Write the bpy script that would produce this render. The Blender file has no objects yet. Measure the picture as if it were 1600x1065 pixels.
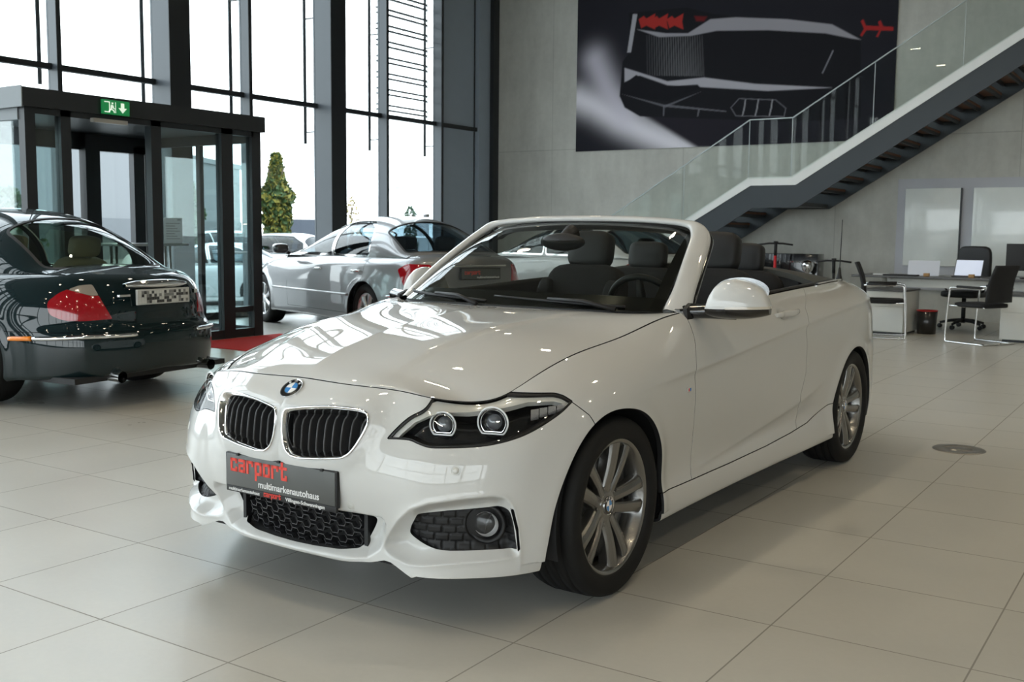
import bpy, math, random
import numpy as np
from mathutils import Vector, Matrix
from mathutils.bvhtree import BVHTree

random.seed(7)
COL = bpy.context.scene.collection
PI = math.pi
R = math.radians

# ------------------------------------------------------------------ camera model
FPX = 1639.35
PITCH, ROLL, CAM_H = 0.103048, 0.0095546, 1.2667
YAWB = 0.58366                       # the camera looks this far to the left of the hall's long axis
CAM = np.array([0, 0, CAM_H])


def ray(px, py):
    """direction through a pixel of the photograph, in the hall's axes"""
    X = (px - 800) / FPX
    Y = (py - 532.5) / FPX
    c, s = math.cos(ROLL), math.sin(ROLL)
    X, Y = c * X + s * Y, -s * X + c * Y
    u = -Y
    c, s = math.cos(PITCH), math.sin(PITCH)
    x, y, z = X, c + s * u, -s + c * u
    c, s = math.cos(YAWB), math.sin(YAWB)
    return np.array([c * x - s * y, s * x + c * y, z])


def hit(px, py, **k):
    """where the ray through a pixel meets x=, y= or z="""
    d = ray(px, py)
    a, v = list(k.items())[0]
    i = 'xyz'.index(a)
    t = (v - CAM[i]) / d[i]
    return CAM + d * t


# ------------------------------------------------------------------ materials
MATS = {}


def hexc(h):
    h = h.lstrip('#')
    c = [int(h[i:i + 2], 16) / 255 for i in (0, 2, 4)]
    return tuple(((v / 12.92) if v <= .04045 else ((v + .055) / 1.055) ** 2.4) for v in c) + (1,)


def mat(name, col=(.8, .8, .8), rough=.5, metal=0., coat=0., coat_rough=.03, trans=0., ior=1.45, emit=None, estr=0., spec=.5, alpha=1., noise=None, bump=None):
    """principled material; noise=(scale, amount) varies the base colour, bump=(scale, strength)"""
    if name in MATS:
        return MATS[name]
    m = bpy.data.materials.new(name)
    m.use_nodes = True
    nt = m.node_tree
    b = nt.nodes['Principled BSDF']
    if isinstance(col, str):
        col = hexc(col)
    if len(col) == 3:
        col = tuple(col) + (1,)
    b.inputs['Base Color'].default_value = col
    b.inputs['Roughness'].default_value = rough
    b.inputs['Metallic'].default_value = metal
    b.inputs['Coat Weight'].default_value = coat
    b.inputs['Coat Roughness'].default_value = coat_rough
    b.inputs['Transmission Weight'].default_value = trans
    b.inputs['IOR'].default_value = ior
    b.inputs['Specular IOR Level'].default_value = spec
    b.inputs['Alpha'].default_value = alpha
    if emit:
        b.inputs['Emission Color'].default_value = hexc(emit) if isinstance(emit, str) else tuple(emit) + (1,)
        b.inputs['Emission Strength'].default_value = estr
    tc = nt.nodes.new('ShaderNodeTexCoord')
    sc, am = noise if noise else (6., .04)
    n = nt.nodes.new('ShaderNodeTexNoise')
    n.inputs['Scale'].default_value = sc
    n.inputs['Detail'].default_value = 4
    nt.links.new(tc.outputs['Object'], n.inputs['Vector'])
    mr = nt.nodes.new('ShaderNodeMapRange')
    mr.inputs['To Min'].default_value = 1 - am
    mr.inputs['To Max'].default_value = 1 + am
    nt.links.new(n.outputs['Fac'], mr.inputs['Value'])
    vm = nt.nodes.new('ShaderNodeVectorMath')
    vm.operation = 'SCALE'
    vm.inputs[0].default_value = col[:3]
    nt.links.new(mr.outputs['Result'], vm.inputs['Scale'])
    nt.links.new(vm.outputs['Vector'], b.inputs['Base Color'])
    if bump:
        n2 = nt.nodes.new('ShaderNodeTexNoise')
        n2.inputs['Scale'].default_value = bump[0]
        n2.inputs['Detail'].default_value = 5
        nt.links.new(tc.outputs['Object'], n2.inputs['Vector'])
        bp = nt.nodes.new('ShaderNodeBump')
        bp.inputs['Strength'].default_value = bump[1]
        bp.inputs['Distance'].default_value = .01
        nt.links.new(n2.outputs['Fac'], bp.inputs['Height'])
        nt.links.new(bp.outputs['Normal'], b.inputs['Normal'])
    MATS[name] = m
    return m


def glass_mat(name, tint=(1, 1, 1), refl=1.0, rough=0.0, ior=1.5):
    """a thin pane: clear (or tinted) transmission without bending, mirror reflection by Fresnel"""
    if name in MATS:
        return MATS[name]
    m = bpy.data.materials.new(name)
    m.use_nodes = True
    nt = m.node_tree
    nt.nodes.clear()
    out = nt.nodes.new('ShaderNodeOutputMaterial')
    mix = nt.nodes.new('ShaderNodeMixShader')
    tr = nt.nodes.new('ShaderNodeBsdfTransparent')
    gl = nt.nodes.new('ShaderNodeBsdfGlossy')
    fr = nt.nodes.new('ShaderNodeFresnel')
    mu = nt.nodes.new('ShaderNodeMath')
    mu.operation = 'MULTIPLY'
    mu.use_clamp = True
    mu.inputs[1].default_value = refl
    fr.inputs['IOR'].default_value = ior
    tr.inputs['Color'].default_value = tuple(tint) + (1,)
    gl.inputs['Roughness'].default_value = rough
    # Fresnel of a thin pane must be the same from both sides
    geo = nt.nodes.new('ShaderNodeNewGeometry')
    vmul = nt.nodes.new('ShaderNodeMath'); vmul.operation = 'MULTIPLY'; vmul.inputs[1].default_value = (1 / ior - ior)
    vadd = nt.nodes.new('ShaderNodeMath'); vadd.operation = 'ADD'; vadd.inputs[1].default_value = ior
    nt.links.new(geo.outputs['Backfacing'], vmul.inputs[0])
    nt.links.new(vmul.outputs[0], vadd.inputs[0])
    nt.links.new(vadd.outputs[0], fr.inputs['IOR'])
    nt.links.new(fr.outputs[0], mu.inputs[0])
    nt.links.new(mu.outputs[0], mix.inputs[0])
    nt.links.new(tr.outputs[0], mix.inputs[1])
    nt.links.new(gl.outputs[0], mix.inputs[2])
    nt.links.new(mix.outputs[0], out.inputs[0])
    MATS[name] = m
    return m


# ------------------------------------------------------------------ objects
def tag(o, label=None, cat=None, group=None, kind=None):
    if label: o['label'] = label
    if cat: o['category'] = cat
    if group: o['group'] = group
    if kind: o['kind'] = kind
    return o


def empty(name, loc=(0, 0, 0), rz=0, label=None, cat=None, group=None):
    o = bpy.data.objects.new(name, None)
    o.empty_display_size = .1
    COL.objects.link(o)
    o.location = loc
    o.rotation_euler = (0, 0, rz)
    return tag(o, label, cat, group)


def copy_tree(o, parent=None):
    c = o.copy()
    COL.objects.link(c)
    if parent is not None:
        c.parent = parent
    for ch in list(o.children):
        copy_tree(ch, c)
    return c


class MB:
    """collects shapes into one mesh"""

    def __init__(self):
        self.v = []; self.f = []; self.m = []; self.s = []

    def add(self, V, F, mi=0, smooth=False):
        n = len(self.v)
        self.v.extend([tuple(map(float, p)) for p in V])
        for f in F:
            self.f.append(tuple(i + n for i in f)); self.m.append(mi); self.s.append(smooth)
        return self

    def box(self, a, b, mi=0, bev=0.):
        x0, y0, z0 = [min(p, q) for p, q in zip(a, b)]
        x1, y1, z1 = [max(p, q) for p, q in zip(a, b)]
        if bev <= 0:
            V = [(x0, y0, z0), (x1, y0, z0), (x1, y1, z0), (x0, y1, z0), (x0, y0, z1), (x1, y0, z1), (x1, y1, z1), (x0, y1, z1)]
            F = [(0, 3, 2, 1), (4, 5, 6, 7), (0, 1, 5, 4), (1, 2, 6, 5), (2, 3, 7, 6), (3, 0, 4, 7)]
            return self.add(V, F, mi)
        import bmesh
        bm = bmesh.new()
        bmesh.ops.create_cube(bm, size=1)
        for v in bm.verts:
            v.co = Vector(((x0 + x1) / 2 + v.co.x * (x1 - x0), (y0 + y1) / 2 + v.co.y * (y1 - y0), (z0 + z1) / 2 + v.co.z * (z1 - z0)))
        bmesh.ops.bevel(bm, geom=list(bm.edges), offset=bev, segments=2, affect='EDGES', profile=.6)
        bm.verts.index_update()
        self.add([v.co for v in bm.verts], [[v.index for v in f.verts] for f in bm.faces], mi, True)
        bm.free()
        return self

    def xf(self, M, start=0):
        M = np.array(M)
        for i in range(start, len(self.v)):
            p = M @ np.array([*self.v[i], 1.0])
            self.v[i] = tuple(p[:3])
        return self

    def tube(self, pts, r, n=10, mi=0, cap=True, closed=False, sq=None):
        """a tube along points; r a number or one per point; sq=(w,h) makes a rectangular bar"""
        P = [np.array(p, float) for p in pts]
        m = len(P)
        rs = r if hasattr(r, '__len__') else [r] * m
        V = []; F = []
        up = None
        for i in range(m):
            if closed:
                t = P[(i + 1) % m] - P[i - 1]
            else:
                t = P[min(i + 1, m - 1)] - P[max(i - 1, 0)]
            t = t / (np.linalg.norm(t) + 1e-12)
            if up is None:
                up = np.array([0, 0, 1.]) if abs(t[2]) < .9 else np.array([1., 0, 0])
            a = np.cross(t, up); a /= np.linalg.norm(a) + 1e-12
            b = np.cross(a, t)
            up = b
            for k in range(n):
                th = 2 * PI * k / n
                V.append(P[i] + rs[i] * (math.cos(th) * a + math.sin(th) * b))
        for i in range(m if closed else m - 1):
            j = (i + 1) % m
            for k in range(n):
                l = (k + 1) % n
                F.append((i * n + k, i * n + l, j * n + l, j * n + k))
        if cap and not closed:
            F.append(tuple(range(n))); F.append(tuple(range((m - 1) * n + n - 1, (m - 1) * n - 1, -1)))
        return self.add(V, F, mi, n > 6)

    def bar(self, a, b, w, h, mi=0, up=(0, 0, 1)):
        """rectangular bar from a to b, w across, h along up"""
        a = np.array(a, float); b = np.array(b, float)
        t = b - a; t /= np.linalg.norm(t)
        u = np.array(up, float)
        s = np.cross(t, u); s /= np.linalg.norm(s)
        u = np.cross(s, t)
        V = []
        for p in (a, b):
            for sx, sz in ((-1, -1), (1, -1), (1, 1), (-1, 1)):
                V.append(p + s * sx * w / 2 + u * sz * h / 2)
        F = [(0, 1, 2, 3), (7, 6, 5, 4), (0, 4, 5, 1), (1, 5, 6, 2), (2, 6, 7, 3), (3, 7, 4, 0)]
        return self.add(V, F, mi)

    def lathe(self, prof, n=48, axis='y', c=(0, 0, 0), mi=0, smooth=True, closed=False, a0=0., a1=2 * PI):
        """revolve (radius, offset) pairs about an axis through c"""
        full = abs(a1 - a0 - 2 * PI) < 1e-6
        V = []; F = []
        m = len(prof)
        nn = n if full else n + 1
        for k in range(nn):
            th = a0 + (a1 - a0) * k / n
            cs, sn = math.cos(th), math.sin(th)
            for r_, o in prof:
                if axis == 'y': V.append((c[0] + r_ * cs, c[1] + o, c[2] + r_ * sn))
                elif axis == 'z': V.append((c[0] + r_ * cs, c[1] + r_ * sn, c[2] + o))
                else: V.append((c[0] + o, c[1] + r_ * cs, c[2] + r_ * sn))
        for k in range(n):
            l = (k + 1) % nn
            for i in range(m if closed else m - 1):
                j = (i + 1) % m
                F.append((k * m + i, l * m + i, l * m + j, k * m + j))
        return self.add(V, F, mi, smooth)

    def prism(self, pts, ext, mi=0, smooth=False):
        """closed outline extruded by the vector ext"""
        P = [np.array(p, float) for p in pts]; e = np.array(ext, float); n = len(P)
        V = P + [p + e for p in P]
        F = [tuple(range(n - 1, -1, -1)), tuple(range(n, 2 * n))]
        F += [(i, (i + 1) % n, n + (i + 1) % n, n + i) for i in range(n)]
        return self.add(V, F, mi, smooth)

    def grid(self, G, mi=0, smooth=True, closed_u=False, closed_v=False):
        G = np.asarray(G, float); m, n = G.shape[:2]
        V = G.reshape(-1, 3)
        F = []
        for i in range(m if closed_u else m - 1):
            for j in range(n if closed_v else n - 1):
                i2, j2 = (i + 1) % m, (j + 1) % n
                F.append((i * n + j, i2 * n + j, i2 * n + j2, i * n + j2))
        return self.add(V, F, mi, smooth)

    def build(self, name, mats, parent=None, fix=True):
        me = bpy.data.meshes.new(name)
        me.from_pydata(self.v, [], self.f)
        if not isinstance(mats, (list, tuple)): mats = [mats]
        for m in mats: me.materials.append(m)
        me.polygons.foreach_set('material_index', self.m)
        me.polygons.foreach_set('use_smooth', self.s)
        if fix:
            import bmesh
            bm = bmesh.new(); bm.from_mesh(me)
            bmesh.ops.recalc_face_normals(bm, faces=bm.faces)
            bm.to_mesh(me); bm.free()
        me.update()
        o = bpy.data.objects.new(name, me)
        COL.objects.link(o)
        if parent is not None: o.parent = parent
        return o


def bevel(o, w=.004, seg=2, ang=35):
    b = o.modifiers.new('bevel', 'BEVEL')
    b.width = w; b.segments = seg; b.limit_method = 'ANGLE'; b.angle_limit = R(ang)
    b.harden_normals = False
    return o


def subsurf(o, n=2):
    s = o.modifiers.new('subdivision', 'SUBSURF'); s.levels = n; s.render_levels = n
    return o


# ------------------------------------------------------------------ smooth surfaces
def _bs(t):
    return np.stack([(1 - t) ** 3, 3 * t ** 3 - 6 * t ** 2 + 4, -3 * t ** 3 + 3 * t ** 2 + 3 * t + 1, t ** 3], -1) / 6


def bs_matrix(n, u):
    """rows: weights of n control values (ends extrapolated) at params u in 0..n-1"""
    i = np.clip(np.floor(u).astype(int), 0, n - 2)
    w = _bs(u - i)
    M = np.zeros((len(u), n + 2))
    for k in range(4):
        M[np.arange(len(u)), i + k] += w[:, k]
    # phantom ends  P-1 = 2P0-P1
    E = np.zeros((n + 2, n))
    E[1:-1] = np.eye(n)
    E[0, 0] = 2; E[0, 1] = -1; E[-1, -1] = 2; E[-1, -2] = -1
    return M @ E


def fit_axis(C, axis, it=4, fixed=None):
    """progressive interpolation of a control array along one axis"""
    n = C.shape[axis]
    A = bs_matrix(n, np.arange(n, dtype=float))
    T = C.copy(); D = C.copy()
    for _ in range(it):
        S = np.tensordot(A, D, axes=(1, axis))
        S = np.moveaxis(S, 0, axis)
        D = D + (T - S)
    return D


def curve(P, n, it=6):
    """smooth curve through the points, n samples"""
    P = np.asarray(P, float)
    D = fit_axis(P, 0, it)
    u = np.linspace(0, len(P) - 1, n)
    return bs_matrix(len(P), u) @ D


def curve_at(P, ts, it=6):
    P = np.asarray(P, float)
    return bs_matrix(len(P), np.asarray(ts, float)) @ fit_axis(P, 0, it)


def surf(C, nu, nv, it=4, mirror0=False, mirror1=False, u_rng=None):
    """B-spline surface through control grid C[stations, rows, 3]; mirror0 reflects y at station 0"""
    C = np.asarray(C, float)
    o0 = 0; m0 = C.shape[0]
    fl = np.array([1, -1, 1.])
    parts = [C]
    if mirror0:
        parts.insert(0, C[3:0:-1] * fl); o0 = 3
    if mirror1:
        parts.append(C[-2:-5:-1] * fl)
    X = np.concatenate(parts, 0)
    D = fit_axis(fit_axis(X, 0, it), 1, it)
    a, b = u_rng if u_rng else (0, m0 - 1)
    u = np.linspace(a, b, nu) if np.isscalar(nu) else np.asarray(nu, float)
    v = np.linspace(0, C.shape[1] - 1, nv) if np.isscalar(nv) else np.asarray(nv, float)
    A = bs_matrix(X.shape[0], u + o0); B = bs_matrix(X.shape[1], v)
    G = np.einsum('ui,vj,ijk->uvk', A, B, D)
    if mirror0: G[u <= 1e-9, :, 1] = 0
    if mirror1: G[u >= m0 - 1 - 1e-9, :, 1] = 0
    return G


class Sheet:
    """a fine open mesh that can be displaced, trimmed along outlines and given a rim"""

    def __init__(self, V, F):
        self.V = np.asarray(V, float); self.F = [tuple(f) for f in F]; self.N = None

    @staticmethod
    def from_grid(G, flip=False):
        m, n = G.shape[:2]
        I = np.arange(m * n).reshape(m, n)
        Q = np.stack([I[:-1, :-1], I[1:, :-1], I[1:, 1:], I[:-1, 1:]], -1).reshape(-1, 4)
        if flip: Q = Q[:, ::-1]
        return Sheet(G.reshape(-1, 3), [tuple(map(int, q)) for q in Q])

    def normals(self):
        N = np.zeros_like(self.V)
        by = {}
        for f in self.F: by.setdefault(len(f), []).append(f)
        for k, fs in by.items():
            fs = np.array(fs)
            a = self.V[fs[:, 0]]
            fn = np.zeros((len(fs), 3))
            for i in range(1, k - 1):
                fn += np.cross(self.V[fs[:, i]] - a, self.V[fs[:, i + 1]] - a)
            for i in range(k): np.add.at(N, fs[:, i], fn)
        N[np.abs(self.V[:, 1]) < 1e-5, 1] = 0
        N /= np.linalg.norm(N, axis=1)[:, None] + 1e-15
        return N

    def calc(self):
        self.N = self.normals(); return self

    def displace(self, d):
        if self.N is None: self.calc()
        self.V = self.V + self.N * np.asarray(d)[:, None]
        self.calc()
        return self

    def trim(self, val, func=None):
        """keep where val > 0 ; func(points)->values refines the crossing points"""
        val = np.asarray(val, float)
        if self.N is None: self.calc()
        pos = val > 0
        newV = []; newN = []; cache = {}
        F = []
        edges = []
        n0 = len(self.V)

        def cut(i, j):
            k = (i, j) if i < j else (j, i)
            if k not in cache:
                cache[k] = n0 + len(edges); edges.append(k)
            return cache[k]
        for f in self.F:
            s = [pos[i] for i in f]
            if all(s): F.append(f); continue
            if not any(s): continue
            g = []
            L = len(f)
            for a in range(L):
                i, j = f[a], f[(a + 1) % L]
                if pos[i]: g.append(i)
                if pos[i] != pos[j]: g.append(cut(i, j))
            # split where the outline enters twice
            if len(g) >= 3: F.append(tuple(g))
        if edges:
            E = np.array(edges)
            a, b = self.V[E[:, 0]], self.V[E[:, 1]]
            va, vb = val[E[:, 0]], val[E[:, 1]]
            t = va / (va - vb)
            if func is not None:
                lo = np.zeros(len(E)); hi = np.ones(len(E))
                for _ in range(3):
                    P = a + (b - a) * t[:, None]
                    vm = func(P)
                    same = (vm > 0) == (va > 0)
                    lo2 = np.where(same, t, lo); hi2 = np.where(same, hi, t)
                    vlo = np.where(same, vm, va); vhi = np.where(same, vb, vm)
                    va, vb, lo, hi = vlo, vhi, lo2, hi2
                    t = lo + (hi - lo) * va / (va - vb + 1e-15)
            P = a + (b - a) * t[:, None]
            N = self.N[E[:, 0]] * (1 - t)[:, None] + self.N[E[:, 1]] * t[:, None]
            N /= np.linalg.norm(N, axis=1)[:, None]
            V = np.concatenate([self.V, P]); NN = np.concatenate([self.N, N])
        else:
            V, NN = self.V, self.N
        S = Sheet(V, F); S.N = NN
        return S.compact()

    def compact(self):
        used = sorted({i for f in self.F for i in f})
        mp = {o: n for n, o in enumerate(used)}
        S = Sheet(self.V[used] if used else np.zeros((0, 3)), [tuple(mp[i] for i in f) for f in self.F])
        S.N = self.N[used] if used else np.zeros((0, 3))
        return S

    def mirrored(self):
        fl = np.array([1, -1, 1.])
        S = Sheet(self.V * fl, [tuple(reversed(f)) for f in self.F])
        S.N = self.N * fl
        return S

    def join(self, o):
        n = len(self.V)
        S = Sheet(np.concatenate([self.V, o.V]), self.F + [tuple(i + n for i in f) for f in o.F])
        S.N = np.concatenate([self.N, o.N])
        return S

    def boundary(self):
        cnt = {}
        for f in self.F:
            for a in range(len(f)):
                i, j = f[a], f[(a + 1) % len(f)]
                k = (min(i, j), max(i, j))
                if k in cnt: cnt[k] = None
                else: cnt[k] = (i, j)
        return [e for e in cnt.values() if e is not None]

    def offset(self, d):
        S = Sheet(self.V + self.N * d, self.F); S.N = self.N; return S

    def build(self, name, material, parent=None, rim=.012, weld=True, skip_rim=None, lip=.0006, seal_mat=None):
        V = self.V; N = self.N; F = list(self.F)
        if weld:
            key = np.round(V / 1e-5).astype(np.int64)
            d = {}; mp = np.empty(len(V), int); keep = []
            for i, k in enumerate(map(tuple, key)):
                if k not in d:
                    d[k] = len(keep); keep.append(i)
                mp[i] = d[k]
            N2 = np.zeros((len(keep), 3)); np.add.at(N2, mp, N)
            N2 /= np.linalg.norm(N2, axis=1)[:, None] + 1e-12
            V = V[keep]; N = N2
            F2 = []
            for f in F:
                g = []
                for i in f:
                    j = int(mp[i])
                    if not g or (g[-1] != j): g.append(j)
                if len(g) > 1 and g[0] == g[-1]: g.pop()
                if len(set(g)) >= 3 and len(set(g)) == len(g): F2.append(tuple(g))
            F = F2
        # drop crumbs that a cut has left behind
        par = list(range(len(V)))

        def root_(i):
            while par[i] != i:
                par[i] = par[par[i]]; i = par[i]
            return i
        for f in F:
            a = root_(f[0])
            for i in f[1:]:
                b = root_(i)
                if a != b: par[b] = a
        cnt = {}
        for f in F: cnt[root_(f[0])] = cnt.get(root_(f[0]), 0) + 1
        big = max(cnt.values()) if cnt else 0
        if len(cnt) > 1:
            print('pieces', name, sorted(cnt.values())[-6:], len(cnt))
            if weld: F = [f for f in F if cnt[root_(f[0])] > .03 * big]
            for r_ in sorted(cnt, key=cnt.get)[-4:]:
                q = V[[i for f in F if root_(f[0]) == r_ for i in f]]
                if len(q): print('   ', cnt[r_], q.min(0).round(2), q.max(0).round(2))
        S = Sheet(V, F); S.N = N; gap_shade = []
        if rim != 0:
            be = S.boundary()
            if skip_rim is not None:
                be = [e for e in be if not (skip_rim(V[e[0]]) and skip_rim(V[e[1]]))]
            ids = sorted({i for e in be for i in e})
            mp = {o: n for n, o in enumerate(ids)}
            n0 = len(V); k = len(ids)
            # outward direction in the sheet at the rim, for the rim's own normals
            W = np.zeros((k, 3))
            for i, j in be:
                t = V[j] - V[i]
                for q in (i, j):
                    w = np.cross(t, N[q]); W[mp[q]] += w
            W /= np.linalg.norm(W, axis=1)[:, None] + 1e-12
            base = V[ids]; bn = N[ids]
            r1 = base - bn * lip + W * lip * .5
            r2 = base - bn * rim
            V = np.concatenate([V, base, r1, r2])
            m1 = bn * .75 + W * .66
            m1 /= np.linalg.norm(m1, axis=1)[:, None]
            N = np.concatenate([N, m1, W, W])
            for i, j in be:
                a, b = mp[i], mp[j]
                F.append((n0 + b, n0 + a, n0 + k + a, n0 + k + b))
                F.append((n0 + k + b, n0 + k + a, n0 + 2 * k + a, n0 + 2 * k + b)); gap_shade.append(len(F) - 1)
        me = bpy.data.meshes.new(name)
        me.from_pydata([tuple(p) for p in V.tolist()], [], F)
        me.materials.append(material)
        if seal_mat is not None and gap_shade:  # blackened rim strip paints the shade inside the panel gaps
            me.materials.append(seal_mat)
            mi = np.zeros(len(me.polygons), int); mi[gap_shade] = 1
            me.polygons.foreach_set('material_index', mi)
        me.polygons.foreach_set('use_smooth', [True] * len(me.polygons))
        me.update()
        me.normals_split_custom_set_from_vertices([tuple(p) for p in N.tolist()])
        o = bpy.data.objects.new(name, me)
        COL.objects.link(o)
        if parent is not None: o.parent = parent
        return o


def poly_sd(P2, poly):
    """signed distance of 2-D points to a closed outline, positive inside"""
    P2 = np.asarray(P2, float); Q = np.asarray(poly, float)
    d2 = np.full(len(P2), 1e18); inside = np.zeros(len(P2), bool)
    x, y = P2[:, 0], P2[:, 1]
    for a, b in zip(Q, np.roll(Q, -1, 0)):
        e = b - a
        t = np.clip(((x - a[0]) * e[0] + (y - a[1]) * e[1]) / (e @ e + 1e-18), 0, 1)
        dx = x - a[0] - t * e[0]; dy = y - a[1] - t * e[1]
        d2 = np.minimum(d2, dx * dx + dy * dy)
        c = (a[1] > y) != (b[1] > y)
        with np.errstate(divide='ignore', invalid='ignore'):
            xi = (b[0] - a[0]) * (y - a[1]) / (b[1] - a[1] + 1e-18) + a[0]
        inside ^= c & (x < xi)
    d = np.sqrt(d2)
    return np.where(inside, d, -d)


def line_sd(P2, pts):
    """unsigned distance to an open polyline and arclength fraction of the nearest point"""
    P2 = np.asarray(P2, float); Q = np.asarray(pts, float)
    best = np.full(len(P2), 1e18); frac = np.zeros(len(P2)); side = np.zeros(len(P2))
    L = np.r_[0, np.cumsum(np.linalg.norm(np.diff(Q, axis=0), axis=1))]
    for k in range(len(Q) - 1):
        a, b = Q[k], Q[k + 1]; e = b - a
        w = P2 - a
        t = np.clip(w @ e / (e @ e + 1e-18), 0, 1)
        r = w - t[:, None] * e
        d = (r ** 2).sum(1)
        m = d < best
        best[m] = d[m]; frac[m] = ((L[k] + t * (L[k + 1] - L[k])) / L[-1])[m]
        side[m] = (e[0] * w[:, 1] - e[1] * w[:, 0])[m]
    return np.sqrt(best), frac, np.sign(side)


def sstep(x, a, b):
    t = np.clip((x - a) / (b - a), 0, 1)
    return t * t * (3 - 2 * t)


def smooth_closed(pts, n=80, it=5):
    P = np.asarray(pts, float)
    k = len(P)
    X = np.concatenate([P[-4:], P, P[:5]])
    return curve_at(X, 4 + np.linspace(0, k, n, endpoint=False), it)


def round_poly(pts, r=.01, n=4):
    """outline with rounded corners; r a number or one per corner"""
    P = np.asarray(pts, float); k = len(P)
    rs = r if hasattr(r, '__len__') else [r] * k
    out = []
    for i in range(k):
        p, a, b = P[i], P[i - 1], P[(i + 1) % k]
        da = a - p; db = b - p
        la, lb = np.linalg.norm(da), np.linalg.norm(db)
        q = min(rs[i], la * .45, lb * .45)
        if q < 1e-6: out.append(p); continue
        s = p + da / la * q; e = p + db / lb * q
        for t in np.linspace(0, 1, n + 1):
            out.append((1 - t) ** 2 * s + 2 * t * (1 - t) * p + t * t * e)
    return np.array(out)
# ================================================================== white convertible: body surfaces
_c, _s = math.cos(YAWB), math.sin(YAWB)
BX, BY = _c * -0.344939 - _s * 4.071173, _s * -0.344939 + _c * 4.071173
BYAW = 4.112031 + YAWB
_cb, _sb = math.cos(BYAW), math.sin(BYAW)


def to_car(P, vec=False, X=BX, Y=BY, c=_cb, s=_sb):
    x, y, z = P
    if not vec: x -= X; y -= Y
    return np.array([c * x + s * y, -s * x + c * y, z])


def from_car(P):
    x, y, z = P
    return np.array([_cb * x - _sb * y + BX, _sb * x + _cb * y + BY, z])


CC = to_car(CAM)


def cpix(px, py, **k):
    d = to_car(ray(px, py), True)
    a, v = list(k.items())[0]; i = 'xyz'.index(a)
    return CC + d * ((v - CC[i]) / d[i])


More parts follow.
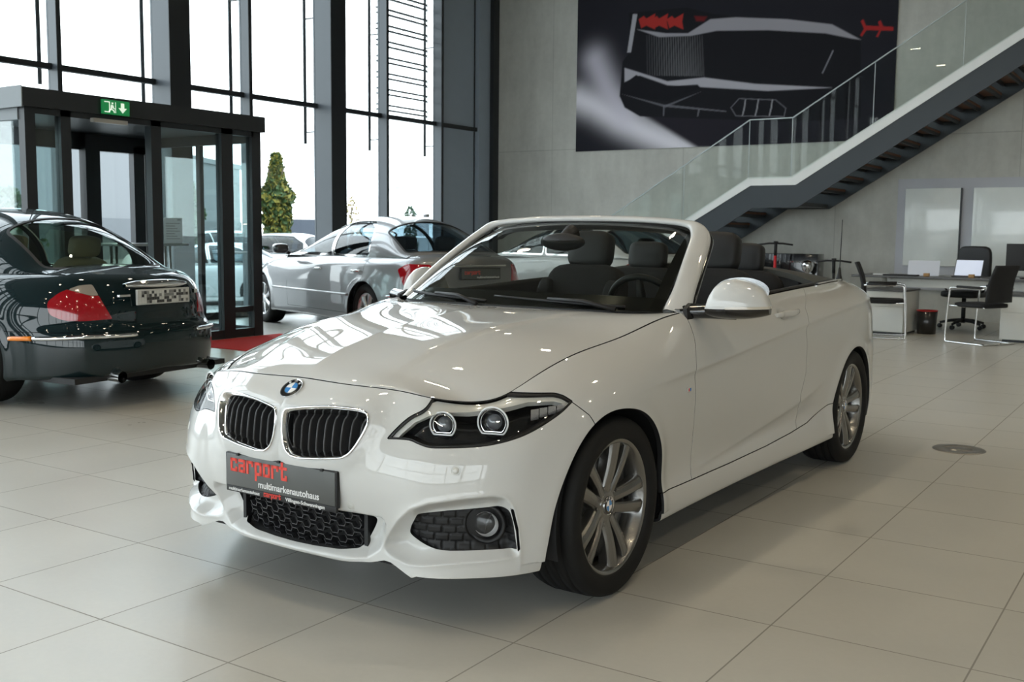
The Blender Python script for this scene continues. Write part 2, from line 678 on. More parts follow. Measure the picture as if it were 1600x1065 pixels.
# widest outline in plan, from the nose round to the tail
PLAN = [(.757, 0), (.756, .13), (.748, .28), (.716, .42), (.685, .55), (.600, .68), (.475, .795), (.27, .860), (0, .885), (-.3, .882), (-.6, .872), (-1.0, .868), (-1.5, .870), (-2.0, .880), (-2.35, .887), (-2.69, .888), (-3.0, .872), (-3.35, .80), (-3.56, .62), (-3.66, .33), (-3.69, 0)]
ROWS = {
    0: [(.20, .172), (.085, .174), (.05, .190), (.045, .23), (.035, .30), (.02, .37), (.004, .44), (.002, .51), (.006, .57), (.011, .63), (.022, .685), (.046, .722), (.076, .748), (.107, .772)],
    2: [(.20, .172), (.085, .176), (.05, .192), (.045, .23), (.035, .30), (.02, .37), (.004, .44), (.003, .51), (.010, .57), (.021, .625), (.034, .675), (.054, .715), (.077, .742), (.102, .766)],
    3: [(.18, .165), (.08, .168), (.045, .195), (.05, .25), (.035, .31), (.015, .37), (.004, .44), (.006, .51), (.020, .57), (.037, .62), (.052, .665), (.072, .705), (.092, .735), (.115, .757)],
    4: [(.12, .160), (.03, .163), (.014, .188), (.018, .25), (.01, .31), (.002, .38), (.002, .45), (.008, .51), (.022, .565), (.038, .61), (.055, .655), (.072, .692), (.088, .720), (.105, .744)],
    5: [(.12, .160), (.03, .165), (.010, .19), (.008, .25), (.0, .32), (.0, .39), (.002, .46), (.008, .52), (.022, .575), (.042, .625), (.068, .668), (.098, .692), (.125, .711), (.15, .725)],
    6: [(.14, .165), (.04, .170), (.012, .195), (.005, .25), (.0, .32), (.0, .39), (.0, .46), (.004, .53), (.018, .59), (.042, .645), (.075, .69), (.105, .716), (.133, .731), (.16, .740)],
    7: [(.18, .175), (.04, .18), (.01, .205), (.002, .26), (.0, .33), (.0, .41), (.0, .49), (.004, .56), (.018, .635), (.042, .695), (.075, .735), (.11, .762), (.148, .78), (.185, .792)],
    8: [(.14, .175), (.03, .185), (.008, .21), (.004, .27), (.004, .34), (.002, .42), (.0, .51), (.0, .60), (.007, .67), (.024, .725), (.057, .77), (.10, .803), (.145, .828), (.192, .848)],
    9: [(.12, .175), (.03, .185), (.006, .21), (.006, .275), (.016, .34), (.012, .42), (.003, .51), (.0, .61), (.002, .69), (.013, .75), (.040, .80), (.08, .84), (.122, .866), (.168, .885)],
    10: [(.12, .175), (.03, .185), (.004, .21), (.006, .28), (.020, .34), (.016, .42), (.006, .52), (.0, .62), (.0, .70), (.007, .765), (.026, .825), (.058, .873), (.092, .91), (.130, .942)],
    11: [(.12, .175), (.03, .185), (.004, .21), (.008, .285), (.026, .345), (.020, .42), (.006, .52), (.0, .62), (.0, .71), (.005, .775), (.020, .84), (.048, .89), (.080, .93), (.115, .960)],
    12: [(.12, .175), (.03, .185), (.002, .21), (.010, .29), (.030, .35), (.023, .42), (.008, .52), (.001, .62), (.0, .71), (.004, .78), (.017, .85), (.046, .905), (.080, .948), (.110, .978)],
    13: [(.12, .175), (.03, .185), (.0, .21), (.010, .29), (.028, .355), (.022, .43), (.010, .53), (.003, .62), (.0, .71), (.003, .785), (.014, .86), (.046, .92), (.085, .966), (.118, .996)],
    15: [(.14, .175), (.03, .185), (.004, .21), (.004, .28), (.004, .36), (.0, .44), (-.002, .53), (.0, .62), (.0, .70), (.004, .785), (.014, .865), (.050, .93), (.105, .980), (.16, 1.008)],
    16: [(.16, .185), (.04, .19), (.010, .22), (.002, .30), (.0, .38), (.0, .46), (.0, .54), (.0, .62), (.002, .70), (.006, .785), (.018, .865), (.056, .93), (.110, .98), (.17, 1.006)],
    17: [(.18, .20), (.05, .205), (.014, .24), (.004, .31), (.0, .38), (.0, .46), (.0, .54), (.004, .61), (.012, .69), (.018, .77), (.028, .85), (.058, .915), (.11, .962), (.17, .99)],
    18: [(.18, .22), (.05, .225), (.016, .26), (.004, .32), (.0, .39), (.0, .46), (.004, .54), (.012, .61), (.024, .69), (.034, .77), (.044, .84), (.062, .905), (.10, .955), (.17, .99)],
    20: [(.18, .24), (.05, .245), (.016, .28), (.004, .34), (.0, .40), (.0, .47), (.004, .54), (.014, .61), (.03, .69), (.038, .77), (.046, .84), (.060, .91), (.09, .962), (.16, 1.0)],
}


def wrap_ctrl(PLAN, ROWS):
    P = np.array(PLAN, float); n = len(P)
    T = np.zeros((n, 2))
    T[1:-1] = P[2:] - P[:-2]
    T[0] = (0, 1); T[-1] = (0, -1)
    T /= np.linalg.norm(T, axis=1)[:, None]
    Nn = np.stack([T[:, 1], -T[:, 0]], 1)          # points outwards
    ks = sorted(ROWS)
    arr = np.array([ROWS[k] for k in ks], float)
    out = np.zeros((n, arr.shape[1], 3))
    for i in range(n):
        o = np.array([np.interp(i, ks, arr[:, r, 0]) for r in range(arr.shape[1])])
        z = np.array([np.interp(i, ks, arr[:, r, 1]) for r in range(arr.shape[1])])
        out[i, :, :2] = P[i] - Nn[i] * o[:, None]
        out[i, :, 2] = z
    return out


CT = wrap_ctrl(PLAN, ROWS)


def coons(c0, c1, d0, d1):
    """c0(u) at v=0, c1(u) at v=1, d0(v) at u=0, d1(v) at u=1"""
    nu, nv = len(c0), len(d0)
    u = np.linspace(0, 1, nu)[:, None, None]; v = np.linspace(0, 1, nv)[None, :, None]
    C0, C1, D0, D1 = c0[:, None], c1[:, None], d0[None], d1[None]
    P00, P10, P01, P11 = c0[0], c0[-1], c1[0], c1[-1]
    return (1 - v) * C0 + v * C1 + (1 - u) * D0 + u * D1 - ((1 - u) * (1 - v) * P00 + u * (1 - v) * P10 + (1 - u) * v * P01 + u * v * P11)


def edge_row(a, b, n):
    """top edge of the wrap surface between stations a and b"""
    G = surf(CT, np.linspace(a, b, n), [13.0], mirror0=True, mirror1=True)
    return G[:, 0]


def resample(P, n):
    P = np.asarray(P, float)
    L = np.r_[0, np.cumsum(np.linalg.norm(np.diff(P, axis=0), axis=1))]
    t = np.linspace(0, L[-1], n)
    return np.stack([np.interp(t, L, P[:, i]) for i in range(3)], 1)


NU, NV = 150, 84
h_side = resample(edge_row(4.0, 10.35, 400), NU)
h_front = resample(edge_row(0, 4.0, 200), NV)
h_center = resample(curve([(*h_front[0][:1], 0, h_front[0][2]), (.55, 0, .822), (.36, 0, .872), (.12, 0, .914), (-.15, 0, .942), (-.38, 0, .954), (-.53, 0, .956)], 200), NU)
e = h_side[-1]
h_rear = resample(curve([(-.53, 0, .952), (-.535, .2, .951), (-.555, .42, .949), (-.60, .6, .946), tuple(e)], 100), NV)
HG = coons(h_center, h_side, h_front, h_rear)
_u = np.linspace(0, 1, NU)[:, None]; _v = np.linspace(0, 1, NV)[None]
HG[..., 2] += .034 * np.sin(PI * _v ** 1.35) ** 1.2 * np.clip(np.sin(PI * _u ** .7), 0, 1) ** .8
# the raised middle of the hood: two soft creases running back from the nose
_yc = .30 + .16 * _u
HG[..., 2] += .006 * (1 - sstep(np.abs(HG[..., 1]), _yc - .012, _yc + .03)) * sstep(_u, .02, .2) * (1 - sstep(_u, .75, 1.))
# ================================================================== white convertible: materials
M_white = mat('white_paint', (.585, .585, .57), .5, spec=.2, coat=1., coat_rough=.02, noise=(3, .01))
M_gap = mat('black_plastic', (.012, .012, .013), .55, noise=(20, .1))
M_gloss = mat('gloss_black', (.008, .008, .009), .12, coat=.6)
M_chrome = mat('chrome', (.82, .82, .82), .08, metal=1.)
M_tyre = mat('tyre_rubber', (.010, .010, .010), .7, spec=.3, noise=(30, .15))
M_rim = mat('rim_grey', (.24, .235, .225), .26, metal=.85, coat=.4)
M_rimdark = mat('rim_inner', (.03, .03, .03), .5, metal=.3)
M_disc = mat('brake_disc_steel', (.35, .35, .35), .35, metal=1.)
M_lens = glass_mat('clear_lens', (.97, .97, .97), 1.1)
M_ws = glass_mat('windscreen_glass', (.58, .61, .57), 1.0)
M_frit = mat('black_frit', (.010, .010, .010), .25)
M_fabric = mat('seat_cloth', (.011, .011, .012), .85, noise=(60, .2), bump=(300, .3))
M_leather = mat('seat_leather', (.009, .009, .010), .5)
M_dash = mat('dashboard_plastic', (.045, .045, .045), .6)
M_amber = mat('indicator_amber', (.55, .50, .42), .15, coat=1.)
M_red = mat('tail_red', (.45, .01, .01), .15, coat=1.)
M_plate = mat('sign_plate_grey', (.075, .078, .075), .4, coat=.4, coat_rough=.2)
M_txtred = mat('lettering_red', (.75, .07, .05), .5)
M_txtwhite = mat('lettering_white', (.75, .75, .75), .5)
M_blue = mat('badge_blue', (.05, .25, .60), .2, coat=1.)
M_bwhite = mat('badge_white', (.85, .85, .85), .2, coat=1.)
M_tonneau = mat('soft_top_cover', (.055, .055, .048), .45, noise=(40, .1))

car = empty('car', (BX, BY, 0), BYAW, 'white two-door convertible with its roof folded down and double-spoke grey wheels, parked in front', 'car')

# ---------------------------------------------------------------- one half of the shell
US = np.concatenate([np.linspace(0, 7.2, 330, endpoint=False), np.linspace(7.2, 17, 420, endpoint=False), np.linspace(17, 20, 70)])
VS = np.concatenate([np.linspace(0, 10, 170, endpoint=False), np.linspace(10, 12.87, 46)])
BG = surf(CT, US, VS, mirror0=True, mirror1=True)
_inner = Sheet.from_grid(BG).calc()


def bvh(S):
    return BVHTree.FromPolygons([tuple(p) for p in S.V.tolist()], S.F)


def onto(tree, pts):
    """points of the photograph laid onto a surface"""
    out = []
    o = Vector(CC)
    for px, py in pts:
        d = Vector(to_car(ray(px, py), True)).normalized()
        h = tree.ray_cast(o, d)
        if h[0] is None:
            out.append(None)
        else: out.append(np.array(h[0]))
    if any(p is None for p in out):
        print('MISSED', [q for q, p in zip(pts, out) if p is None])
    return [p for p in out if p is not None]


T0 = bvh(_inner)
ch_yz = lambda P: np.asarray(P)[:, 1:3]
ch_xz = lambda P: np.asarray(P)[:, [0, 2]]
ch_d = lambda P: np.stack([(np.asarray(P)[:, 1] - np.asarray(P)[:, 0]) * .7071, np.asarray(P)[:, 2]], 1)

V = _inner.V
front = V[:, 0] > .12
yz = ch_yz(V)
# fog pocket: rolls in from the ridge above the fog lamp
pk = onto(T0, [(598, 856), (606, 836), (622, 812), (640, 795), (668, 786), (720, 779), (770, 774), (790, 777), (802, 790), (808, 815), (812, 845), (812, 868), (760, 876), (700, 880), (640, 882), (618, 872)])
pk = round_poly(ch_d(pk), .02, 3)
sd_p = np.where(front, poly_sd(ch_d(V), pk), -1)
# chin scoop
lipL = onto(T0, [(560, 877), (576, 870), (592, 850), (608, 822), (622, 800)])
lipz = ch_yz(lipL)
sc = np.array([(-.0, .187), (.15, .189), (.26, .194), (.33, .205), (.375, .235), (.40, .28), (.42, .335), (.41, .372), (.30, .385), (0, .385), (-.3, .385), (-.41, .372), (-.42, .335), (-.40, .28), (-.375, .235), (-.33, .205), (-.26, .194), (-.15, .189)])
sd_s = np.where(front, poly_sd(yz, sc), -1)
_t = np.clip(sd_p / .042, 0, 1)
d = -.052 * (.45 * sstep(_t, 0, 1) + .55 * (1 - (1 - _t) ** 1.8)) - .055 * sstep(sd_s, .003, .045) * (1 - sstep(V[:, 2], .33, .375))
# shoulder crease over the pocket and the crease down the side of the door
cr = curve([(.10, .700), (-.3, .722), (-.75, .745), (-1.3, .785), (-1.9, .832), (-2.4, .868), (-3.0, .893), (-3.4, .898)], 60)
for pts_, am in (([(592, 858), (612, 872), (640, 882), (700, 880), (760, 875), (811, 867)], .0045), ([(812, 898), (812, 860), (809, 825), (802, 796), (790, 778)], .004), ([(606, 836), (622, 812), (640, 795), (668, 786), (720, 779), (770, 774), (790, 777), (802, 790)], .004)):
    ln = ch_d(onto(T0, pts_))
    dd, fr, sg = line_sd(ch_d(V), ln)
    d += np.where(front, am * np.exp(-(dd / .010) ** 1.3) * sstep(fr, 0, .12) * (1 - sstep(fr, .9, 1.)), 0)
side = (V[:, 0] < .25) & (V[:, 1] > .5)
dd, fr, sg = line_sd(ch_xz(V), cr[:, :2])
w = np.where(sg < 0, np.exp(-(dd / .045) ** 1.2), np.exp(-(dd / .014) ** 1.4)) * sstep(fr, 0, .25) * side
d += .0095 * w
cr2 = curve([(-.45, .33), (-.9, .345), (-1.5, .40), (-2.0, .47), (-2.3, .55)], 40)
dd, fr, sg = line_sd(ch_xz(V), cr2[:, :2])
d += .007 * np.where(sg > 0, np.exp(-(dd / .02) ** 1.4), np.exp(-(dd / .07) ** 1.4)) * sstep(fr, 0, .2) * (1 - sstep(fr, .8, 1)) * side
archF = np.array([(-.338, .05), (-.338, .30), (-.326, .42), (-.292, .505), (-.225, .585), (-.12, .645), (0, .668), (.10, .662), (.20, .622), (.29, .545), (.35, .45), (.385, .35), (.402, .25), (.41, .05)])
archF = np.concatenate([archF[:1], curve(archF[1:-1], 60), archF[-1:]])
th = np.linspace(-.55, PI + .45, 60)
archR = np.stack([-2.69 + .352 * np.cos(th), .305 + .352 * np.sin(th)], 1)
archR = np.concatenate([[(-2.40, .0)], archR, [(-2.98, .0)]])
archR = archR[(archR[:, 1] >= 0)]
saF = np.where(V[:, 1] > .45, poly_sd(ch_xz(V), archF), -1)
saR = np.where(V[:, 1] > .45, poly_sd(ch_xz(V), archR), -1)
for sa in (saF, saR):
    d += .010 * np.exp(-(np.clip(-sa, 0, 1) / .05) ** 2) * (sa > -.4) * (V[:, 2] > .22)
# swell around the kidney grilles
kid_px = [(445, 637), (480, 634), (518, 633), (550, 636), (571, 640), (579, 647), (579, 660), (570, 678), (557, 699), (547, 711), (535, 717), (500, 718), (468, 717), (453, 713), (444, 702), (440, 684), (439, 666), (440, 647)]
def both_tree(S): return bvh(S.join(S.mirrored()))


kid3 = onto(both_tree(_inner), kid_px)
kid = round_poly(ch_yz(kid3), .012, 4)
sk = poly_sd(yz, kid)
d += np.where(front, .012 * np.exp(-(np.clip(-sk, 0, 1) / .035) ** 2), 0)
# finger cup behind the door handle
d += np.where(V[:, 1] > .5, -.016 * np.exp(-((((V[:, 0] + 1.665) / .045) ** 2 + ((V[:, 2] - .892) / .024) ** 2) ** 1.5)), 0)
_inner.displace(d)
T1 = bvh(_inner)
kid = round_poly(np.maximum(ch_yz(onto(both_tree(_inner), kid_px)), [.010, 0]), .012, 4)
kid = kid + (kid.mean(0) - kid) * .03
BODY = _inner

# ---------------------------------------------------------------- outlines on the shell
hl_px = [(605.4, 684.8), (620.6, 668), (640.8, 650), (664.5, 640), (688, 632.5), (732, 629), (782.8, 622), (823, 613.8), (867, 613.8), (881, 617.9), (894.4, 626.7), (877.5, 644.2), (850.5, 662.8), (823.4, 678), (789.6, 689.9), (755.8, 696.6), (715, 699), (671, 699), (654.4, 693.3), (640.8, 686.5), (624, 685.2)]
# the upper edge runs along the hood
hl3 = onto(T1, hl_px)
hl = ch_d(hl3)
HLc = []
for p in hl: HLc.append(p)
HLc = np.array(HLc)
# push the part of the upper edge that borders the hood beyond the shell's top edge
top_ext = HLc.copy()
for i in (4, 5): top_ext[i, 1] += .05
top_ext[6, 1] += .016
assert len(hl3) == len(hl_px)
hl_poly = round_poly(top_ext, [.004, .03, .03, .03, .0, .0, .0, .02, .02, .01, .003] + [.03] * 9 + [.01], 3)
f_hl = lambda P: np.where(P[:, 0] > .1, poly_sd(ch_d(P), hl_poly), -1)
f_kid = lambda P: poly_sd(ch_yz(P), kid)
fog_px = [(652, 803), (700, 797), (760, 792), (786, 791), (796, 797), (802, 815), (808, 858), (700, 860), (677, 857), (655, 845), (640, 833), (642, 822)]
fog = round_poly(ch_d(onto(T1, fog_px)), [.006, .0, .02, .02, .02, .02, .004, .02, .02, .02, .012, .012], 3)
f_fog = lambda P: np.where(P[:, 0] > .1, poly_sd(ch_d(P), fog), -1)
slit = ch_d(onto(T1, [(797, 793), (803, 796), (810, 825), (813, 858), (809, 862), (806, 830)]))
f_slit = lambda P: np.where(P[:, 0] > .1, poly_sd(ch_d(P), slit), -1)
in_px = [(524, 797), (592, 808), (586, 824), (574, 845), (562, 856), (530, 855), (480, 850)]
in3 = onto(T1, in_px)
iy = ch_yz(in3)
print('intake', iy.round(3).tolist())
intake = [(0, .372), (.20, .366), tuple(iy[1]), tuple(iy[2]), tuple(iy[3]), tuple(iy[4]), (.20, iy[4][1] - .012), (.10, iy[4][1] - .018), (0, iy[4][1] - .02)]
intake = np.array(intake + [(-y, z) for y, z in intake[-2:0:-1]])
intake = round_poly(intake, .02, 3)
f_in = lambda P: np.where(P[:, 0] > .3, poly_sd(ch_yz(P), intake), -1)
_b = ch_yz(onto(T1, [(560, 877), (579, 878), (600, 875), (610, 878), (622, 887), (643, 902.5)]))
print('bottom', _b.round(3).tolist())
bot = np.array([(-.1, .177), (0, .177), (.2, .180)] + [tuple(q) for q in _b if q[0] > .22] + [(_b[-1][0] + .02, .184), (.8, .186), (.9, .19)])
f_bot = lambda P: np.where((P[:, 0] > .38), P[:, 2] - np.interp(P[:, 1], bot[:, 0], bot[:, 1]), P[:, 2] - .178)
f_aF = lambda P: -np.where(P[:, 1] > .45, poly_sd(ch_xz(P), archF), -1)
f_aR = lambda P: -np.where(P[:, 1] > .45, poly_sd(ch_xz(P), archR), -1)


def T(S, f, s=1): return S.trim(s * f(S.V), lambda P: s * f(P))


sh = BODY
for f in (f_bot, f_aF, f_aR): sh = T(sh, f)
print('trimmed', len(sh.F))
lens = T(sh, f_hl)
sh = T(sh, lambda P: f_hl(P) + .0025, -1)
for f in (f_kid, f_fog, f_slit, f_in): sh = T(sh, f, -1)
# panel borders in the side chart
G = .0045
dline = ch_xz(onto(T1, [(1073.5, 498), (1084, 525), (1086.5, 545), (1087, 580), (1086.5, 616), (1082.6, 675), (1079.4, 714.6), (1081, 752)]))
rline = ch_xz(onto(T1, [(1256, 452), (1258, 481), (1260, 515), (1261, 537), (1258.8, 584.5), (1251, 616), (1245, 647.6), (1244.3, 668)]))
sline = ch_xz(onto(T1, [(1034, 772), (1060, 759), (1081, 750), (1140, 724), (1197.7, 697), (1235, 677), (1260.8, 661), (1295, 632)]))
print('door', dline.round(3).tolist(), 'rear', rline.round(3).tolist(), 'sill', sline.round(3).tolist())
dx = lambda z: np.interp(z, dline[::-1, 1], dline[::-1, 0])
rx = lambda z: np.interp(z, rline[::-1, 1], rline[::-1, 0])
sz = lambda x: np.interp(x, sline[::-1, 0], sline[::-1, 1])
tip = hl3[10]
q1, q2 = onto(T1, [(921.5, 647.6), (931.6, 664.5)])
fpoly = np.array([(-5, -1), (.10, -1), (.10, .55), (q2[0], q2[2] - .01), (q2[0], q2[2]), (q1[0], q1[2]), (tip[0] + .002, tip[2]), (tip[0] + .02, tip[2] + .004), (.50, tip[2] + .012), (.50, 1.2), (-5, 1.2)])
f_fend = lambda P: np.where((P[:, 1] > .3) | (P[:, 0] < -1), poly_sd(ch_xz(P), fpoly), -1)
bumper = T(sh, lambda P: f_fend(P) + G, -1)
rest = T(sh, lambda P: f_fend(P))
f_sill = lambda P: np.where((P[:, 0] < -.2) & (P[:, 0] > -2.6), P[:, 2] - sz(P[:, 0]), 1.)
skirt = T(rest, f_sill, -1)
rest = T(rest, lambda P: f_sill(P) - G)
fender = T(rest, lambda P: P[:, 0] - dx(P[:, 2]))
rest = T(rest, lambda P: dx(P[:, 2]) - P[:, 0] - G)
door = T(rest, lambda P: P[:, 0] - rx(P[:, 2]))
rest = T(rest, lambda P: rx(P[:, 2]) - P[:, 0] - G)
# rear bumper and tail lamps
f_rb = lambda P: (.50 + .1 * np.clip((-3.0 - P[:, 0]) / .5, 0, 1)) - P[:, 2] + np.where(P[:, 0] > -3.12, -9, 0)
rbump = T(rest, f_rb)
rest = T(rest, lambda P: -f_rb(P) - G)
tl_poly = round_poly([(-.25, .70), (-.25, .84), (.30, .86), (.44, .80), (.40, .70), (.2, .66)], .03, 3)
ch_r = lambda P: np.stack([(.62 - P[:, 1]) * .6 + (-3.56 - P[:, 0]) * -.8 + .1, P[:, 2]], 1)
tlA = np.array([(-3.27, .74), (-3.20, .83), (-3.27, .895), (-3.9, .87), (-3.9, .69)])
f_tl = lambda P: np.minimum(poly_sd(ch_xz(P), round_poly(tlA, [.03, .04, .03, 0, 0], 3)), P[:, 1] - .36)
tlamp = T(rest, f_tl)
rest = T(rest, lambda P: f_tl(P) + G, -1)
quarter = rest


def both(S, name, material, parent=car, rim=.012, **k):
    a = S.build(name, material, parent, rim=rim, **k)
    b = S.mirrored().build(name, material, parent, rim=rim, **k)
    return a, b


mid = lambda p: abs(p[1]) < 2e-4
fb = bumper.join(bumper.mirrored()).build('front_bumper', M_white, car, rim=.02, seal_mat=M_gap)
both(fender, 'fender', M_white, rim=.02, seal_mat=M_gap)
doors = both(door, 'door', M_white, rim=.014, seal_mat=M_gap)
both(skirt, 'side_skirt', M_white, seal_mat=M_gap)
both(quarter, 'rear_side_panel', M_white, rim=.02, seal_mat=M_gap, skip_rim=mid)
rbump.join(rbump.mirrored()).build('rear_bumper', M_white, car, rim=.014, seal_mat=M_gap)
tls = both(tlamp, 'tail_light', M_red, rim=.01)
# the dark inside of the shell
liner = BODY
for f in (f_bot, f_aF, f_aR): liner = T(liner, f)
liner = liner.offset(-.022)
liner = liner.trim(np.ones(len(liner.V)))
# deeper behind the grilles
dk = np.clip(f_kid(liner.V), 0, .03) / .03
di = np.clip(f_in(liner.V), 0, .03) / .03
dh = np.clip(f_hl(liner.V), 0, .02) / .02
liner.V = liner.V - liner.N * (.045 * dk + .07 * di + .06 * dh)[:, None]
liner.calc()
liner.join(liner.mirrored()).build('body_liner', M_gap, car, rim=0)

# ---------------------------------------------------------------- hood
hood_S = Sheet.from_grid(HG[:-1]).calc()
hood_S = hood_S.join(hood_S.mirrored())
if hood_S.N[:, 2].mean() < 0:
    hood_S.F = [tuple(reversed(f)) for f in hood_S.F]; hood_S.N = -hood_S.N
hood_S.V = hood_S.V + np.array([-.005, 0, -.001])
# shrink a little off the fender so that a gap shows
hood_S.V[:, 1] *= 1 - .0045
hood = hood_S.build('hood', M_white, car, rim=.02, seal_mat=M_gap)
HT = bvh(hood_S)
m = MB(); m.grid(HG + np.array([0, 0, -.03])); m.grid(HG * np.array([1, -1, 1]) + np.array([0, 0, -.03])); m.build('hood_liner', M_gap, car)
# ================================================================== white convertible: details
def fpt(y, z, tree=None, off=0.):
    """point of the nose in front view"""
    h = (tree or T1).ray_cast(Vector((3, max(abs(y), .002), z)), Vector((-1, 0, 0)))
    if h[0] is None: return np.array([.7, y, z]), np.array([1., 0, 0])
    p = np.array(h[0]); n = np.array(h[1])
    if n[0] < 0: n = -n
    if y < 0: p[1] *= -1; n[1] *= -1
    return p + n * off, n


def sweep(path, normals, section, closed=True):
    """section: list of (outward in surface, along normal); returns grid"""
    P = np.asarray(path, float); Nn = np.asarray(normals, float); n = len(P)
    G = []
    for i in range(n):
        if closed: t = P[(i + 1) % n] - P[i - 1]
        else: t = P[min(i + 1, n - 1)] - P[max(i - 1, 0)]
        t /= np.linalg.norm(t)
        w = np.cross(t, Nn[i]); w /= np.linalg.norm(w)
        G.append([P[i] + w * a + Nn[i] * b for a, b in section])
    return np.array(G)


def mirror_build(make, name, material, parent=car, **k):
    out = []
    for s in (1, -1):
        m = MB(); make(m, s)
        out.append(m.build(name, material, parent, **k))
    return out


# ---------------------------------------------------------------- kidney grilles
kc = kid.mean(0)
kout = np.array(kid)
# make the outline run so that the sweep's outward side is outside
def ring_path(s):
    P, Nn = [], []
    for y, z in kout:
        p, n = fpt(y, z, off=.000)
        P.append(p); Nn.append(n)
    Nn = np.array(Nn)
    for _ in range(6): Nn = (np.roll(Nn, 1, 0) + 2 * Nn + np.roll(Nn, -1, 0)) / 4
    P = np.array(P)
    for _ in range(2): P = (np.roll(P, 1, 0) + 2 * P + np.roll(P, -1, 0)) / 4
    return P, Nn


KP, KN = ring_path(1)
for s in (1, -1):
    G_ = sweep(KP, KN, [(.002, -.012), (.003, .004), (.000, .007), (-.004, .004), (-.009, -.012), (-.014, -.035), (-.012, -.04)])
    # pick the sign so that the first column is outside the outline
    if poly_sd(G_[:, 0, 1:3], kout).mean() > 0:
        G_ = sweep(KP, KN, [(-.002, -.012), (-.003, .004), (-.000, .007), (.004, .004), (.009, -.012), (.014, -.035), (.012, -.04)])
    G_[:, :, 1] *= s
    m = MB(); m.grid(G_, closed_u=True)
    surround = m.build('kidney_grille', M_chrome, car)
    tag(surround, 'chrome kidney grille surround')
    y0, y1 = kout[:, 0].min() + .012, kout[:, 0].max() - .012
    for k in range(9):
        y = y0 + (y1 - y0) * (k + .6) / 9.2
        zz = [kout[i] + (kout[(i + 1) % len(kout)] - kout[i]) * ((y - kout[i][0]) / (kout[(i + 1) % len(kout)][0] - kout[i][0])) for i in range(len(kout)) if (kout[i][0] - y) * (kout[(i + 1) % len(kout)][0] - y) < 0]
        if len(zz) < 2: continue
        zl, zh = min(q[1] for q in zz) + .004, max(q[1] for q in zz) - .004
        m = MB()
        rows = []
        zs_ = np.linspace(zl, zh, 9)
        for j, z in enumerate(zs_):
            p, n = fpt(y, z)
            back = .022 + .030 * sstep(z, zh - .05, zh) + .012 * (1 - sstep(z, zl, zl + .025))
            a = p[0] - back
            rows.append([(a - .04, s * (y - .0035), z), (a - .003, s * (y - .0032), z), (a, s * (y - .001), z), (a, s * (y + .001), z), (a - .003, s * (y + .0032), z), (a - .04, s * (y + .0035), z)])
        m.grid(rows, smooth=False, closed_v=True)
        m.build('slat', mat('grille_slat', (.05, .05, .052), .35, coat=.3), surround)

# ---------------------------------------------------------------- round badge
def badge(parent, c, n, r, name='badge', rim_m=None):
    n = np.array(n, float); n /= np.linalg.norm(n)
    a = np.cross([0, 0, 1.], n)
    a /= np.linalg.norm(a); b = np.cross(n, a)
    c = np.array(c, float)

    def disc(r0, r1, h, a0=0., a1=2 * PI, k=48):
        V = []; F = []
        for i in range(k + 1):
            t = a0 + (a1 - a0) * i / k
            for q in (r0, r1): V.append(c + n * (h + .0015 * (1 - (q / r) ** 2)) + (a * math.cos(t) + b * math.sin(t)) * q)
        for i in range(k): F.append((2 * i, 2 * i + 1, 2 * i + 3, 2 * i + 2))
        return V, F
    m = MB()
    for r0, r1, h0, h1 in ((r * .93, r, .0015, .003), (r, r, .003, -.004), (r * .6, r * .64, .0035, .0035)):
        V = []; F = []
        for i in range(49):
            t = 2 * PI * i / 48
            for q, h in ((r0, h0), (r1, h1)): V.append(c + n * h + (a * math.cos(t) + b * math.sin(t)) * q)
        for i in range(48): F.append((2 * i, 2 * i + 1, 2 * i + 3, 2 * i + 2))
        m.add(V, F, 0, False)
    V, F = disc(r * .62, r * .94, .001); m.add(V, F, 1)
    for q in range(4):
        V, F = disc(0.0005, r * .61, .0015, q * PI / 2, (q + 1) * PI / 2, 12); m.add(V, F, 2 if q % 2 else 3)
    # three letters on the dark ring, drawn as strokes
    L = {'B': [[(0, 0), (0, 1), (.6, 1), (.7, .75), (.55, .5), (.75, .25), (.6, 0), (0, 0)], [(0, .5), (.55, .5)]],
         'M': [[(0, 0), (0, 1), (.45, .3), (.9, 1), (.9, 0)]], 'W': [[(0, 1), (.25, 0), (.5, .8), (.75, 0), (1, 1)]]}
    for ch, ang in (('B', 132), ('M', 90), ('W', 48)):
        t = R(ang); up = a * math.cos(t) + b * math.sin(t); rt = a * math.sin(t) - b * math.cos(t)
        h = r * .22
        for st in L[ch]:
            P = [c + n * .0028 + up * (r * .68 + y * h) + rt * ((x - .45) * h * .9) for x, y in st]
            m.tube(P, r * .018, 4, 4)
    return m.build(name, [M_chrome, M_gloss, M_bwhite, M_blue, M_bwhite], parent, fix=False)


pE = onto(bvh(BODY.join(BODY.mirrored())), [(457, 605)])[0]
print('emblem at', pE, fpt(0., pE[2]))
pe, ne = fpt(.0, pE[2])
_, ne2 = fpt(.03, pE[2])
pa, pb = fpt(.004, pE[2] + .020)[0], fpt(.004, pE[2] - .030)[0]
tg = pa - pb; tg[1] = 0; tg /= np.linalg.norm(tg); nE = np.array([tg[2], 0, -tg[0]])
pc = (pa + pb) / 2; pc = np.array([pc[0], 0, pc[2]]); ex = max(0, (np.array([pe[0], 0, pe[2]]) - pc) @ nE)
badge(car, pc + nE * (ex + .0035), nE, .041)

# ---------------------------------------------------------------- number plate with dealer lettering
GLY = {'c': (['###', '#..', '#..', '###'], 0), 'a': (['###', '..#', '###', '#.#', '###'], 0)}


